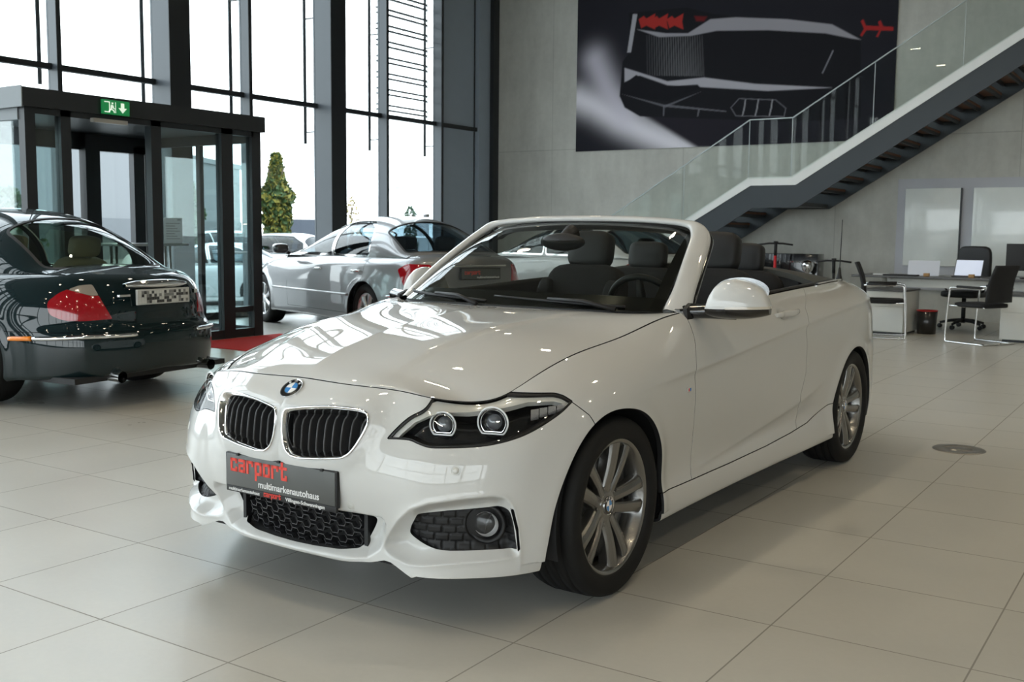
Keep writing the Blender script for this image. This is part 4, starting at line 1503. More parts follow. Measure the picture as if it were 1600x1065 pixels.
# ---------------------------------------------------------------- wheels
def wheel(parent, loc, side, rot=0.):
    """origin at the middle of the rim's outer face, +y outwards"""
    root = MB()
    # rim: barrel, lip
    root.lathe([(.2235, -.150), (.215, -.145), (.205, -.12), (.208, -.06), (.213, -.03), (.2200, -.018), (.2225, -.010), (.2265, -.004), (.2360, .000), (.2400, -.001), (.2420, -.006), (.2395, -.014)], 96)
    # centre
    root.lathe([(.001, -.028), (.034, -.028), (.050, -.030), (.066, -.036), (.078, -.048), (.080, -.085)], 60)
    for k in range(5):
        base = 2 * PI * k / 5 + rot
        for q in (-1, 1):
            rr_ = np.array([.040, .075, .115, .155, .195, .224])
            lat = np.array([.021, .025, .031, .037, .044, .050]) * q
            yy = np.array([-.032, -.026, -.018, -.013, -.010, -.010])
            wid = np.array([.024, .0215, .0220, .0235, .0255, .031])
            n = 16
            tt = np.linspace(0, 5, n)
            A = np.stack([rr_, lat, yy, wid], 1); A = curve_at(A, tt)
            Gs = []
            for r_, l_, y_, w_ in A:
                # cross-section across the spoke: bevelled top, deep sides; inner side falls away
                sec = [(-w_ * 1.0, -.045), (-w_, -.010), (-w_ * .72, -.002), (0, .001), (w_ * .72, -.002), (w_, -.010), (w_ * 1.0, -.045)]
                if q > 0: tilt = -.18
                else: tilt = .18
                Gs.append([(r_, l_ + a, y_ + b + tilt * a) for a, b in sec])
            Gs = np.array(Gs)
            ca_, sa_ = math.cos(base), math.sin(base)
            X_ = Gs[..., 0] * ca_ - Gs[..., 1] * sa_; Z_ = Gs[..., 0] * sa_ + Gs[..., 1] * ca_
            root.grid(np.stack([X_, Gs[..., 2], Z_], -1), 0, False)
    w = root.build('wheel', M_rim, parent)
    bevel(w, .0025, 2, 30)
    t = MB()
    prof = [(.236, -.010), (.240, .004), (.252, .012), (.275, .016), (.295, .013), (.308, .004), (.3145, -.012)]
    zz = -.012
    for g in range(4):
        zz0 = -.035 - g * .040
        prof += [(.3175 if 0 < g < 3 else .3165, zz0 + .004), (.3105, zz0 + .003), (.3105, zz0 - .003), (.3178, zz0 - .004)]
    prof += [(.3145, -.178), (.308, -.200), (.29, -.212), (.26, -.212), (.232, -.196), (.222, -.17)]
    t.lathe(prof, 96); t.build('tyre', M_tyre, w)
    # outside pattern grooves on the shoulder
    c = MB(); c.lathe([(.19, -.095), (.19, -.070), (.165, -.068), (.07, -.068), (.07, -.095)], 60); c.build('brake_disc', M_disc, w)
    c = MB(); c.lathe([(.205, -.118), (.001, -.118)], 40); c.build('backing_plate', M_rimdark, w)
    c = MB(); pad(c, (-.13, -.085, .05), .04, .03, .09, .4); c.build('brake_caliper', M_rimdark, w)
    for k in range(5):
        a = 2 * PI * (k + .5) / 5 + rot
        c = MB(); c.lathe([(.013, -.052), (.013, -.044), (.0115, -.034), (.0085, -.0335), (.0085, -.042), (.001, -.042)], 14)
        for i, v in enumerate(c.v): c.v[i] = (v[0] + .056 * math.cos(a), v[1], v[2] + .056 * math.sin(a))
        c.lathe([(.018, -.0315), (.0165, -.0325), (.0155, -.036), (.0155, -.05)], 16, c=(.056 * math.cos(a), 0, .056 * math.sin(a)), mi=1)
        c.build('wheel_bolt', [M_chrome, M_rimdark], w)
    badge(w, (0, -.027, 0), (0, 1, 0), .033, 'centre_cap')
    w.location = loc
    w.rotation_euler = (0, 0, 0 if side > 0 else PI)
    return w


for x_, yf in ((0, .862), (-2.69, .868)):
    for s in (1, -1):
        wheel(car, (x_, yf * s, .3183), s, R(180) if s > 0 else 0)
        # wheel well
        m = MB(); m.lathe([(.372, -.02), (.372, -.30), (.05, -.30)], 40, c=(x_, 0, .32), a0=-.3, a1=PI + .3)
        for i, v in enumerate(m.v): m.v[i] = (v[0], (v[1] + .87) * s, v[2])
        m.build('wheel_well', M_gap, car)
# dusty streak of exhaust, rear details
for y in (.42,):
    m = MB(); m.tube([(-3.45, y, .27), (-3.68, y, .27)], .035, 16, cap=False); m.build('exhaust', M_chrome, car)
# ================================================================== the other cars
def simple_wheel(parent, loc, side, R_=.33, rr=.225, w=.225, spokes=7, metal=None, rot=0, dish=.0):
    metal = metal or mat('alloy_silver', (.55, .55, .56), .3, metal=.85)
    m = MB()
    m.lathe([(rr - .02, -.15), (rr - .03, -.10), (rr - .02, -.03), (rr - .012, -.012), (rr, .0), (rr + .008, -.003), (rr + .006, -.012)], 48)
    m.lathe([(.001, -.016), (.04, -.016), (.06, -.022), (.075, -.04)], 30)
    for k in range(spokes):
        a = 2 * PI * k / spokes + rot
        ca_, sa_ = math.cos(a), math.sin(a)
        G_ = []
        for r_, w_, y_ in ((.05, .030, -.020), (.10, .026, -.014), (.16, .030, -.010), (rr - .006, .045, -.012)):
            G_.append([(r_ * ca_ - l * sa_, y, r_ * sa_ + l * ca_) for l, y in ((-w_, y_ - .03), (-w_ * .9, y_), (-w_ * .4, y_ + .006), (w_ * .4, y_ + .006), (w_ * .9, y_), (w_, y_ - .03))])
        m.grid(G_, smooth=True)
    o = m.build('wheel', metal, parent)
    t = MB(); h = w / 2
    t.lathe([(rr + .003, -.010), (rr + .012, .008), ((rr + R_) / 2, .016), (R_ - .012, .008), (R_ - .002, -.012), (R_, -.03), (R_, -w + .03), (R_ - .004, -w + .01), (rr + .02, -w)], 60)
    t.build('tyre', M_tyre, o)
    t = MB(); t.lathe([(.15, -.09), (.15, -.07), (.05, -.07)], 30); t.lathe([(rr - .02, -.13), (.001, -.13)], 24); t.build('brake_disc', M_rimdark, o)
    o.location = loc; o.rotation_euler = (0, 0, 0 if side > 0 else PI)
    return o


def make_sedan(S):
    P, RW = S['plan'], S['rows']
    paint = S['paint']
    root = empty('car', (*S['loc'], 0), S['yaw'], S['label'], 'car')
    C = wrap_ctrl(P, RW)
    nr = C.shape[1] - 1
    q = S.get('q', 1.)
    us = np.linspace(0, 20, int(420 * q)); vs = np.linspace(0, nr, int(96 * q))
    G_ = surf(C, us, vs, mirror0=True, mirror1=True)
    B = Sheet.from_grid(G_).calc()
    d = np.zeros(len(B.V))
    V = B.V
    for (pts, amp, wd) in S.get('creases', []):
        dd, fr, sg = line_sd(ch_xz(V), curve(pts, 40)[:, :2])
        d += amp * np.exp(-(dd / wd) ** 1.6) * sstep(fr, 0, .08) * (1 - sstep(fr, .92, 1)) * (V[:, 1] > .45)
    arches = []
    for ax, r_ in S['axles']:
        th = np.linspace(-.5, PI + .5, 50)
        arches.append(np.concatenate([[(ax + r_ * .87, -.1)], np.stack([ax + r_ * np.cos(th), S['R'] - .01 + r_ * np.sin(th)], 1), [(ax - r_ * .87, -.1)]]))
    arches = [a[(a[:, 1] > S['R'] - .01 - r_ * .48) | (a[:, 1] < 0)] for a in arches]
    for a in arches:
        sa = poly_sd(ch_xz(V), a)
        d += .012 * np.exp(-(np.clip(-sa, 0, 1) / .05) ** 2) * (sa > -.4) * (V[:, 1] > .5)
    B.displace(d)
    fa = [lambda Q, a=a: -np.where(Q[:, 1] > .45, poly_sd(ch_xz(Q), a), -1) for a in arches]
    sh_ = B
    for f in fa: sh_ = T(sh_, f)
    lin = sh_.offset(-.03)
    lin.join(lin.mirrored()).build('body_liner', M_gap, root, rim=0, weld=False)
    # lamps cut from the shell
    for nm, f, material, off in S.get('cuts', []):
        piece = T(sh_, f).offset(off)
        sh_ = T(sh_, f, -1)
        if len(piece.F): both(piece, nm, material, root, rim=.012)
    # doors and panel gaps
    for nm, f in S.get('panels', []):
        piece = T(sh_, f)
        sh_ = T(sh_, lambda Q: f(Q) + .005, -1)
        if len(piece.F): both(piece, nm, paint, root, rim=.012, seal_mat=M_gap)
    full = sh_.join(sh_.mirrored()).build('body', paint, root, rim=.012, seal_mat=M_gap)
    # decks
    ed = lambda a, b, n: resample(surf(C, np.linspace(a, b, 150), [float(nr)], mirror0=True, mirror1=True)[:, 0], n)
    a, b = S['hood_st']
    hs, hf = ed(a, b, 40), ed(0, a, 30)
    hc = resample(curve([tuple(hf[0])] + S['hood_c'], 60), 40)
    hr_ = resample(curve([S['hood_c'][-1], ((S['hood_c'][-1][0] * .6 + hs[-1][0] * .4), hs[-1][1] * .6, S['hood_c'][-1][2] * .7 + hs[-1][2] * .3), tuple(hs[-1])], 40), 30)
    HG_ = coons(hc, hs, hf, hr_)
    m = MB(); m.grid(HG_); m.grid(HG_ * [1, -1, 1]); m.build('hood', paint, root)
    a, b = S['deck_st']
    ds, dr = ed(a, b, 36), ed(b, 20, 30)[::-1]
    dc = resample(curve(S['deck_c'] + [tuple(dr[0])], 60), 36)
    df = resample(curve([S['deck_c'][0], (S['deck_c'][0][0], ds[0][1] * .6, S['deck_c'][0][2] * .75 + ds[0][2] * .25), tuple(ds[0])], 40), 30)
    DG_ = coons(dc, ds, df, dr)
    m = MB(); m.grid(DG_); m.grid(DG_ * [1, -1, 1]); m.build('boot_lid', paint, root)
    # greenhouse
    gc = curve(S['roof_c'], 200)                   # x, half width at belt, z belt, z top
    k = int(40 * q) + 8
    GG = []
    for x, yb, zb, zt in gc:
        row = []
        n1, n2 = S.get('gn', (2.3, 2.0))
        for t in np.linspace(0, PI / 2, k):
            cy, sz_ = math.cos(t), math.sin(t)
            row.append((x, yb * abs(cy) ** (2 / n1), zb + max(zt - zb, .002) * abs(sz_) ** (2 / n2)))
        GG.append(row)
    GS = Sheet.from_grid(np.array(GG)).calc()
    if (GS.N[:, 2]).mean() < 0: GS.F = [tuple(reversed(f)) for f in GS.F]; GS.N = -GS.N
    glass = S['glass']
    rest_ = GS
    for nm, f, mt in S['windows']:
        pc_ = T(rest_, f).offset(-.006)
        fr_ = T(rest_, lambda Q: f(Q) + .022)
        fr_ = T(fr_, f, -1)
        rest_ = T(rest_, lambda Q: f(Q) + .022, -1)
        if nm.startswith('side'):
            both(pc_, nm, glass, root, rim=0); both(fr_, 'window_frame', mt, root, rim=.012)
        else:
            pc_.join(pc_.mirrored()).build(nm, glass, root, rim=0)
            fr_.join(fr_.mirrored()).build('window_frame', M_gap, root, rim=.012)
    rest_.join(rest_.mirrored()).build('roof', paint, root, rim=.02)
    # wheels
    for ax, _ in S['axles']:
        for s in (1, -1):
            simple_wheel(root, (ax, S['track'] * s, S['R']), s, S['R'], S.get('rr', .215), spokes=S.get('spokes', 7))
            if q >= .8:
                m = MB(); m.lathe([(.385, -.02), (.385, -.34), (.05, -.34)], 24, a0=-.3, a1=PI + .3)
                for i, v in enumerate(m.v): m.v[i] = (v[0] + ax, (v[1] + S['track']) * s, v[2] + S['R'])
                m.build('wheel_well', M_gap, root)
    # seats
    if S.get('seat') is not None:
        for x in S['seat_x']:
            for y in (.36, -.36):
                m = MB(); pad(m, (x - .05, y, .72), .10, .25, .32, .42, .25, 10); pad(m, (x + .25, y, .45), .28, .25, .10, .4, 0, 10)
                se = m.build('seat', S['seat'], root)
                m = MB(); pad(m, (x - .15, y, 1.12), .05, .14, .085, .45, .2, 10); m.build('headrest', S['seat'], se)
    m = MB(); m.box((S['floor'][0], -.72, .2), (S['floor'][1], .72, .24)); m.build('underbody', M_gap, root)
    if S.get('shelf'):
        m = MB(); m.box((S['shelf'][0], -.66, .86), (S['shelf'][1], .66, .9)); m.build('parcel_shelf', S['seat'], root)
    return root, B, T


def rear_pt(tree, y, z, off=0.):
    h = tree.ray_cast(Vector((-3, abs(y), z)), Vector((1, 0, 0)))
    p = np.array(h[0]) if h[0] is not None else np.array([-1.05, abs(y), z])
    n = np.array(h[1]) if h[0] is not None else np.array([-1., 0, 0])
    if n[0] > 0: n = -n
    p = p + n * off
    return p * [1, math.copysign(1, y) if y else 1, 1]


M_glassD = glass_mat('tinted_car_glass', (.50, .58, .52), 1.5)
M_glassB = glass_mat('blue_tinted_car_glass', (.36, .44, .48), 1.0)
M_jag = mat('dark_green_paint', (.003, .012, .014), .5, spec=.05, coat=1., coat_rough=.02)
M_silver = mat('silver_paint', (.25, .25, .255), .34, metal=.5, coat=1., coat_rough=.03)
M_carwhite = mat('white_car_paint', (.55, .56, .57), .5, spec=.2, coat=.8)
M_beige = mat('beige_leather', (.42, .38, .28), .6)
M_orange = mat('orange_reflector', (.95, .27, .01), .2, coat=1.)
M_lampred = mat('tail_lamp_red', (.32, .003, .008), .12, coat=1.)
M_lampclear = mat('tail_lamp_clear', (.28, .24, .20), .15, coat=1.)


def sed_spec(**k):
    S = dict(
        plan=[(3.76, 0), (3.75, .2), (3.71, .4), (3.62, .58), (3.48, .72), (3.25, .82), (2.91, .885), (2.5, .90), (2.0, .905), (1.5, .908), (1.0, .91), (.5, .91), (.0, .905), (-.3, .890), (-.58, .860), (-.80, .795), (-.95, .68), (-1.04, .50), (-1.085, .32), (-1.105, .15), (-1.11, 0)],
        rows={
            0: [(.2, .22), (.05, .23), (.02, .28), (.0, .36), (.0, .44), (.03, .50), (.06, .56), (.09, .62), (.14, .68), (.20, .73), (.28, .77), (.36, .80)],
            5: [(.18, .20), (.04, .21), (.01, .26), (.0, .34), (.0, .44), (.01, .52), (.03, .60), (.06, .67), (.11, .74), (.16, .79), (.22, .83), (.29, .86)],
            7: [(.15, .20), (.03, .20), (.005, .24), (.0, .33), (.0, .43), (.0, .52), (.004, .61), (.012, .70), (.035, .78), (.075, .84), (.13, .88), (.19, .905)],
            10: [(.15, .20), (.03, .20), (.005, .24), (.004, .33), (.0, .43), (.0, .52), (.002, .62), (.008, .72), (.022, .80), (.05, .87), (.10, .915), (.17, .935)],
            13: [(.15, .20), (.03, .20), (.005, .24), (.0, .33), (.0, .43), (.0, .52), (.004, .62), (.015, .71), (.038, .79), (.08, .87), (.14, .925), (.21, .955)],
            16: [(.15, .22), (.04, .23), (.01, .28), (.0, .38), (.0, .46), (.015, .535), (.05, .585), (.065, .67), (.085, .76), (.12, .84), (.17, .905), (.24, .945)],
            20: [(.15, .25), (.04, .26), (.01, .31), (.0, .40), (.0, .47), (.02, .54), (.07, .58), (.075, .67), (.085, .76), (.10, .84), (.14, .90), (.20, .935)]},
        axles=[(0, .37), (2.91, .37)], R=.33, track=.86, hood_st=(4.6, 8.6), hood_c=[(3.2, 0, .86), (2.8, 0, .91), (2.35, 0, .95)],
        deck_st=(14.2, 16.6), deck_c=[(-.42, 0, 1.0), (-.65, 0, .985)],
        roof_c=[(2.32, .76, .93, .945), (2.1, .76, .925, 1.03), (1.75, .755, .92, 1.22), (1.45, .75, .92, 1.345), (1.1, .75, .92, 1.405), (.7, .75, .925, 1.425), (.3, .745, .93, 1.405), (-.02, .735, .935, 1.325), (-.30, .71, .94, 1.17), (-.50, .68, .945, 1.03), (-.62, .66, .945, .96)],
        glass=M_glassD, floor=(-.95, 3.5), seat=M_beige, seat_x=(1.25, .35), shelf=(-.5, .1))
    S.update(k)
    return S


def side_glass(pts, r=.03):
    P = round_poly(pts, r, 3)
    return lambda Q: np.minimum(poly_sd(ch_xz(Q), P), Q[:, 1] - .40)


def top_glass(pts, r=.05):
    P = round_poly(pts, r, 3)
    return lambda Q: poly_sd(np.asarray(Q)[:, :2], P)


def col(pts): return lambda Q: Q[:, 0] - np.interp(Q[:, 2], [p[1] for p in pts], [p[0] for p in pts])


# ---------------------------------------------------------------- dark green saloon seen from behind
lampJ = round_poly([(.43, .635), (.60, .875), (.71, .87), (.88, .825), (1.00, .755), (.98, .67), (.85, .63), (.70, .625)], [.01, .02, .03, .05, .05, .04, .05, .03], 4)
ch_w = lambda Q: np.stack([Q[:, 1] + np.clip(Q[:, 0] + 1.0, -.15, .6) * .9, Q[:, 2]], 1)
f_lj = lambda Q: np.where((Q[:, 1] > .40) & (Q[:, 0] < -.3), poly_sd(ch_w(Q), lampJ), -1)
f_lj2 = lambda Q: np.minimum(f_lj(Q), Q[:, 2] - .800 - .22 * np.clip(ch_w(Q)[:, 0] - .62, 0, 1))
f_lj1 = lambda Q: np.minimum(f_lj(Q), .798 + .22 * np.clip(ch_w(Q)[:, 0] - .62, 0, 1) - Q[:, 2])
f_bump = lambda Q: np.where((Q[:, 0] < -.36), (.545 - Q[:, 2]), -1)
J = sed_spec(paint=M_jag, loc=(-7.41, 4.90), yaw=R(185.5), track=.82,
             plan=[(3.76, 0), (3.75, .2), (3.71, .4), (3.62, .56), (3.48, .69), (3.25, .78), (2.91, .845), (2.5, .86), (2.0, .87), (1.5, .872), (1.0, .873), (.5, .872), (.0, .862), (-.3, .835), (-.56, .785), (-.77, .715), (-.92, .61), (-1.02, .46), (-1.08, .30), (-1.102, .15), (-1.11, 0)],
             roof_c=[(2.32, .73, .93, .945), (2.1, .73, .925, 1.03), (1.75, .725, .92, 1.22), (1.45, .72, .92, 1.345), (1.1, .72, .92, 1.405), (.7, .72, .925, 1.425), (.3, .705, .93, 1.405), (-.02, .69, .935, 1.325), (-.28, .66, .94, 1.17), (-.44, .62, .945, 1.03), (-.54, .59, .945, .96)], label='dark green four-door saloon seen from behind, with blurred number plate and orange side reflector', spokes=7,
             cuts=[('tail_light', f_lj1, M_lampred, .003), ('reversing_lens', f_lj2, M_lampclear, .003)],
             panels=[('rear_bumper', f_bump)],
             windows=[('rear_window', top_glass([(.02, -.3), (.02, .48), (-.46, .53), (-.50, .3), (-.515, 0), (-.515, -.3)], .06), M_gap),
                      ('windscreen', top_glass([(2.26, -.3), (2.26, .62), (1.55, .50), (1.50, -.3)], .04), M_gap),
                      ('side_window', side_glass([(2.0, .955), (1.55, 1.24), (1.32, 1.33), (1.18, 1.345), (1.18, .955)]), M_chrome),
                      ('side_window', side_glass([(1.10, .955), (1.10, 1.345), (.6, 1.345), (.25, 1.27), (.02, 1.10), (.0, .965)]), M_chrome)])
jag, JB, _ = make_sedan(J)
JT = bvh(JB)
# chrome plinth, plate with blurred characters, chrome strips, markers
m = MB()
Gp = []
for y in np.linspace(-.29, .29, 24):
    t = .030 * (1 - (abs(y) / .31) ** 3) + .008
    p = rear_pt(JT, y, .862)
    Gp.append([p + [.01, 0, t], p + [-.028, 0, t * .8], p + [-.034, 0, -t * .2], p + [-.02, 0, -t * .7], p + [.012, 0, -t]])
m.grid(Gp); m.build('boot_handle', M_chrome, jag)
m = MB(); m.box((-1.055, -.25, .725), (-1.035, .25, .835), bev=.004); jp = m.build('number_plate', mat('plate_light_grey', (.50, .50, .48), .4), jag)
rg = random.Random(5)
m = MB()
for i in range(20):
    for j in range(4):
        v = rg.random()
        m.box((-1.0565, .235 - i * .0235 - .0215, .735 + j * .0225), (-1.0552, .235 - i * .0235, .756 + j * .0225), 0 if v < .3 else (1 if v < .6 else 2))
m.build('blurred_characters', [mat('plate_dark', (.05, .05, .05), .5), mat('plate_mid', (.22, .22, .21), .5), mat('plate_pale', (.6, .6, .57), .5)], jp)
for s in (1, -1):
    m = MB()
    ps = []
    st_ = surf(wrap_ctrl(J['plan'], J['rows']), np.linspace(14.2, 18.1, 40), [4.75], mirror0=True, mirror1=True)[:, 0]
    for p in st_: ps.append(p * [1, s, 1] + np.array([-.008, .008 * s, 0]))
    m.tube(ps, .016, 8); m.build('bumper_strip', M_chrome, jag)
    st2 = surf(wrap_ctrl(J['plan'], J['rows']), np.linspace(13.45, 14.15, 8), [4.75], mirror0=True, mirror1=True)[:, 0]
    m = MB(); m.tube([p * [1, s, 1] + np.array([-.004, .008 * s, 0]) for p in st2], .017, 8); m.build('side_reflector', M_orange, jag)
    m = MB(); m.tube([(-.85, .43 * s, .235), (-1.02, .43 * s, .235), (-1.085, .43 * s, .232)], [.038, .038, .042], 18, cap=False); m.build('exhaust_pipe', M_chrome, jag)
m = MB(); m.box((-1.045, .305, .79), (-1.02, .40, .805)); m.build('boot_badge', M_chrome, jag)
m = MB(); m.box((-1.045, -.34, .79), (-1.02, -.31, .82)); m.build('boot_badge', M_chrome, jag)

# ---------------------------------------------------------------- silver saloon
f_lm = lambda Q: np.where((Q[:, 1] > .45) & (Q[:, 0] < -.3), poly_sd(ch_w(Q), round_poly([(.47, .635), (.64, .90), (1.02, .905), (1.16, .84), (1.04, .66), (.8, .635)], .025, 3)), -1)
f_dr1 = lambda Q: np.where((Q[:, 0] > 1.02) & (Q[:, 0] < 2.08) & (Q[:, 2] > .27), np.minimum(np.minimum(Q[:, 0] - 1.03, 2.06 + .1 * (Q[:, 2] - .6) - Q[:, 0]), Q[:, 2] - .30), -1)
f_dr2 = lambda Q: np.where((Q[:, 0] > -.2) & (Q[:, 0] < 1.03), np.minimum(np.minimum(1.015 - Q[:, 0], np.minimum(Q[:, 0] - (.05 + .45 * np.clip(.72 - Q[:, 2], 0, .35)), Q[:, 0] + .2)), Q[:, 2] - .30), -1)
rowsM = {k: [(a, z + (.025 if z > .5 else .0)) for a, z in v] for k, v in sed_spec()['rows'].items()}
rowsM[20] = [(.15, .25), (.04, .26), (.01, .31), (.0, .40), (.0, .50), (.02, .57), (.045, .62), (.055, .70), (.06, .80), (.075, .89), (.11, .955), (.18, .99)]
rowsM[16] = [(.15, .22), (.04, .23), (.01, .28), (.0, .38), (.0, .50), (.012, .57), (.035, .62), (.05, .70), (.07, .79), (.10, .88), (.15, .94), (.22, .98)]
Mspec = sed_spec(paint=M_silver, loc=(-7.85, 10.05), yaw=R(160.5), label='silver four-door saloon standing between the glass entrance and the concrete wall', glass=M_glassB, seat=mat('grey_leather', (.16, .16, .17), .6), rows=rowsM,
                 cuts=[('tail_light', f_lm, M_lampred, .003)], panels=[('door', f_dr1), ('door', f_dr2)],
                 creases=[([(2.9, .80), (1.5, .84), (.0, .88), (-.7, .90)], .006, .04)], deck_c=[(-.42, 0, 1.03), (-.65, 0, 1.02)],
                 roof_c=[(2.36, .78, .94, .955), (2.1, .77, .945, 1.06), (1.75, .765, .945, 1.24), (1.45, .76, .945, 1.365), (1.1, .76, .945, 1.435), (.7, .76, .95, 1.455), (.3, .755, .955, 1.435), (-.02, .745, .96, 1.36), (-.30, .725, .965, 1.215), (-.48, .70, .97, 1.09), (-.60, .68, .97, 1.01)],
                 windows=[('rear_window', top_glass([(.04, -.3), (.04, .54), (-.50, .61), (-.54, .3), (-.555, 0), (-.555, -.3)], .06), M_gap),
                          ('windscreen', top_glass([(2.28, -.3), (2.28, .62), (1.60, .50), (1.55, -.3)], .04), M_gap),
                          ('side_window', side_glass([(2.02, .985), (1.60, 1.26), (1.36, 1.365), (1.14, 1.385), (1.06, .985)]), M_chrome),
                          ('side_window', side_glass([(.98, .985), (1.06, 1.385), (.6, 1.38), (.34, 1.31), (.20, 1.20), (.14, .985)]), M_chrome)])
merc, MBd, _ = make_sedan(Mspec)
MT_ = bvh(MBd)
for s in (1, -1):
    m = MB(); st_ = surf(wrap_ctrl(Mspec['plan'], Mspec['rows']), np.linspace(7.0, 11.3, 30), [4.75], mirror0=True, mirror1=True)[:, 0]
    m.tube([p * [1, s, 1] + np.array([0, .004 * s, 0]) for p in st_], .014, 8); m.build('side_strip', M_silver, merc)
    m = MB(); st_ = surf(wrap_ctrl(Mspec['plan'], Mspec['rows']), np.linspace(13.6, 17.6, 30), [4.9], mirror0=True, mirror1=True)[:, 0]
    m.tube([p * [1, s, 1] + np.array([-.004, .006 * s, 0]) for p in st_], .013, 8); m.build('bumper_strip', M_chrome, merc)
    m = MB(); pad(m, (2.05, .99 * s, 1.03), .08, .10, .065, .6, 0, 12); mr = m.build('side_mirror', mat('dark_mirror_shell', (.04, .04, .045), .2, coat=1.) if s > 0 else M_silver, merc)
    m = MB(); m.tube([(2.05, .86 * s, .97), (2.05, .95 * s, 1.0)], .025, 8); m.build('mirror_foot', M_gap, mr)
    for hx in (1.16, .20):
        h = MT_.ray_cast(Vector((hx, 2, .80)), Vector((0, -1, 0))); p = np.array(h[0]) * [1, s, 1]
        m = MB(); m.tube([p + [.10, 0, 0], p + [.08, .022 * s, .002], p + [-.08, .024 * s, .006], p + [-.10, 0, .006]], [.010, .013, .013, .010], 8); m.build('door_handle', M_chrome, merc)
    tri = [(-1.13, .66 * s, .66), (-1.13, .50 * s, .66), (-1.13, .585 * s, .80)]
m = MB(); m.box((-1.09, -.27, .735), (-1.055, .27, .865), 0, .004); m.box((-1.092, -.262, .742), (-1.089, .262, .858), 1); sp_ = m.build('number_plate', [M_gap, M_plate], merc)
m = MB(); n0 = len(m.v); carport(m, -.22, .797, .0092, 1.091); m.v = [(-v[0], -v[1], v[2]) for v in m.v]; m.build('lettering', M_txtred, sp_)
text_mesh('multimarkenautohaus', .036, M_txtwhite, sp_, Matrix(((0, 0, -1, -1.0925), (-1, 0, 0, .06), (0, 1, 0, .750), (0, 0, 0, 1))))
m = MB(); m.box((-1.075, -.36, .88), (-1.05, .36, .90), bev=.004); m.build('boot_handle', M_chrome, merc)
m = MB(); m.box((.02, -.02, 1.44), (.10, .02, 1.475), bev=.006); m.build('roof_antenna', M_silver, merc)

# ---------------------------------------------------------------- another car hidden behind the silver one
wht = sed_spec(paint=M_carwhite, loc=(-6.35, 12.6), yaw=R(160), label='white car with red tail lights standing right of the silver saloon, behind the convertible', glass=M_glassB, seat=M_fabric, q=.6,
               cuts=[('tail_light', f_lm, M_lampred, .004)],
               windows=[w for w in Mspec['windows']], roof_c=[(x, y, z - .015, t - .02) for x, y, z, t in Mspec['roof_c']])
car4, _, _ = make_sedan(wht)
cam = bpy.data.cameras.new('camera')
cam.sensor_width = 23.5
cam.lens = FPX / 1600 * 23.5
cam.clip_end = 400
co = bpy.data.objects.new('camera', cam)
COL.objects.link(co)
co.matrix_world = Matrix.Translation((0, 0, CAM_H)) @ Matrix.Rotation(YAWB, 4, 'Z') @ Matrix.Rotation(PI / 2 - PITCH, 4, 'X') @ Matrix.Rotation(ROLL, 4, 'Z')
bpy.context.scene.camera = co
LAMP_W, SKY, EXPO = 38., 2.7, 1.08
# ================================================================== the hall
XW, YW, ZC = -11.76, 16.97, 7.6


def nodes_mat(name):
    m = bpy.data.materials.new(name); m.use_nodes = True
    MATS[name] = m
    return m, m.node_tree, m.node_tree.nodes['Principled BSDF']


def N_(nt, t, **k):
    n = nt.nodes.new(t)
    for a, b in k.items(): setattr(n, a, b)
    return n


# floor: square stone tiles
M_floor, nt, b = nodes_mat('floor_tiles')
tc = N_(nt, 'ShaderNodeTexCoord'); sx = N_(nt, 'ShaderNodeSeparateXYZ'); nt.links.new(tc.outputs['Object'], sx.inputs[0])


def math_(op, a, bb=None, c=None):
    n = N_(nt, 'ShaderNodeMath', operation=op)
    for i, v in enumerate((a, bb, c)):
        if v is None: continue
        if hasattr(v, 'is_linked') or hasattr(v, 'links'): nt.links.new(v, n.inputs[i])
        else: n.inputs[i].default_value = v
    return n.outputs[0]


TX, TY, OX, OY = .6080, .6046, -4.153, 2.026
gx = math_('DIVIDE', math_('SUBTRACT', sx.outputs[0], OX), TX); gy = math_('DIVIDE', math_('SUBTRACT', sx.outputs[1], OY), TY)
ex = math_('MULTIPLY', math_('ABSOLUTE', math_('SUBTRACT', math_('FRACT', math_('ADD', gx, .5)), .5)), TX)
ey = math_('MULTIPLY', math_('ABSOLUTE', math_('SUBTRACT', math_('FRACT', math_('ADD', gy, .5)), .5)), TY)
jo = math_('LESS_THAN', math_('MINIMUM', ex, ey), .0027)
wn = N_(nt, 'ShaderNodeTexWhiteNoise', noise_dimensions='2D'); cx_ = N_(nt, 'ShaderNodeCombineXYZ')
nt.links.new(math_('FLOOR', gx), cx_.inputs[0]); nt.links.new(math_('FLOOR', gy), cx_.inputs[1]); nt.links.new(cx_.outputs[0], wn.inputs['Vector'])
nz = N_(nt, 'ShaderNodeTexNoise'); nz.inputs['Scale'].default_value = 2.2; nz.inputs['Detail'].default_value = 6; nt.links.new(tc.outputs['Object'], nz.inputs['Vector'])
nf = N_(nt, 'ShaderNodeTexNoise'); nf.inputs['Scale'].default_value = 45; nf.inputs['Detail'].default_value = 5; nt.links.new(tc.outputs['Object'], nf.inputs['Vector'])
tone = math_('ADD', math_('ADD', math_('MULTIPLY', wn.outputs['Value'], .05), math_('MULTIPLY', nz.outputs['Fac'], .22)), math_('MULTIPLY', nf.outputs['Fac'], .07))
tone = math_('ADD', tone, .80)
sc_ = N_(nt, 'ShaderNodeVectorMath', operation='SCALE'); sc_.inputs[0].default_value = (.52, .505, .46); nt.links.new(tone, sc_.inputs['Scale'])
mx = N_(nt, 'ShaderNodeMixRGB'); mx.inputs[2].default_value = (.27, .255, .225, 1); nt.links.new(jo, mx.inputs[0]); nt.links.new(sc_.outputs[0], mx.inputs[1]); nt.links.new(mx.outputs[0], b.inputs['Base Color'])
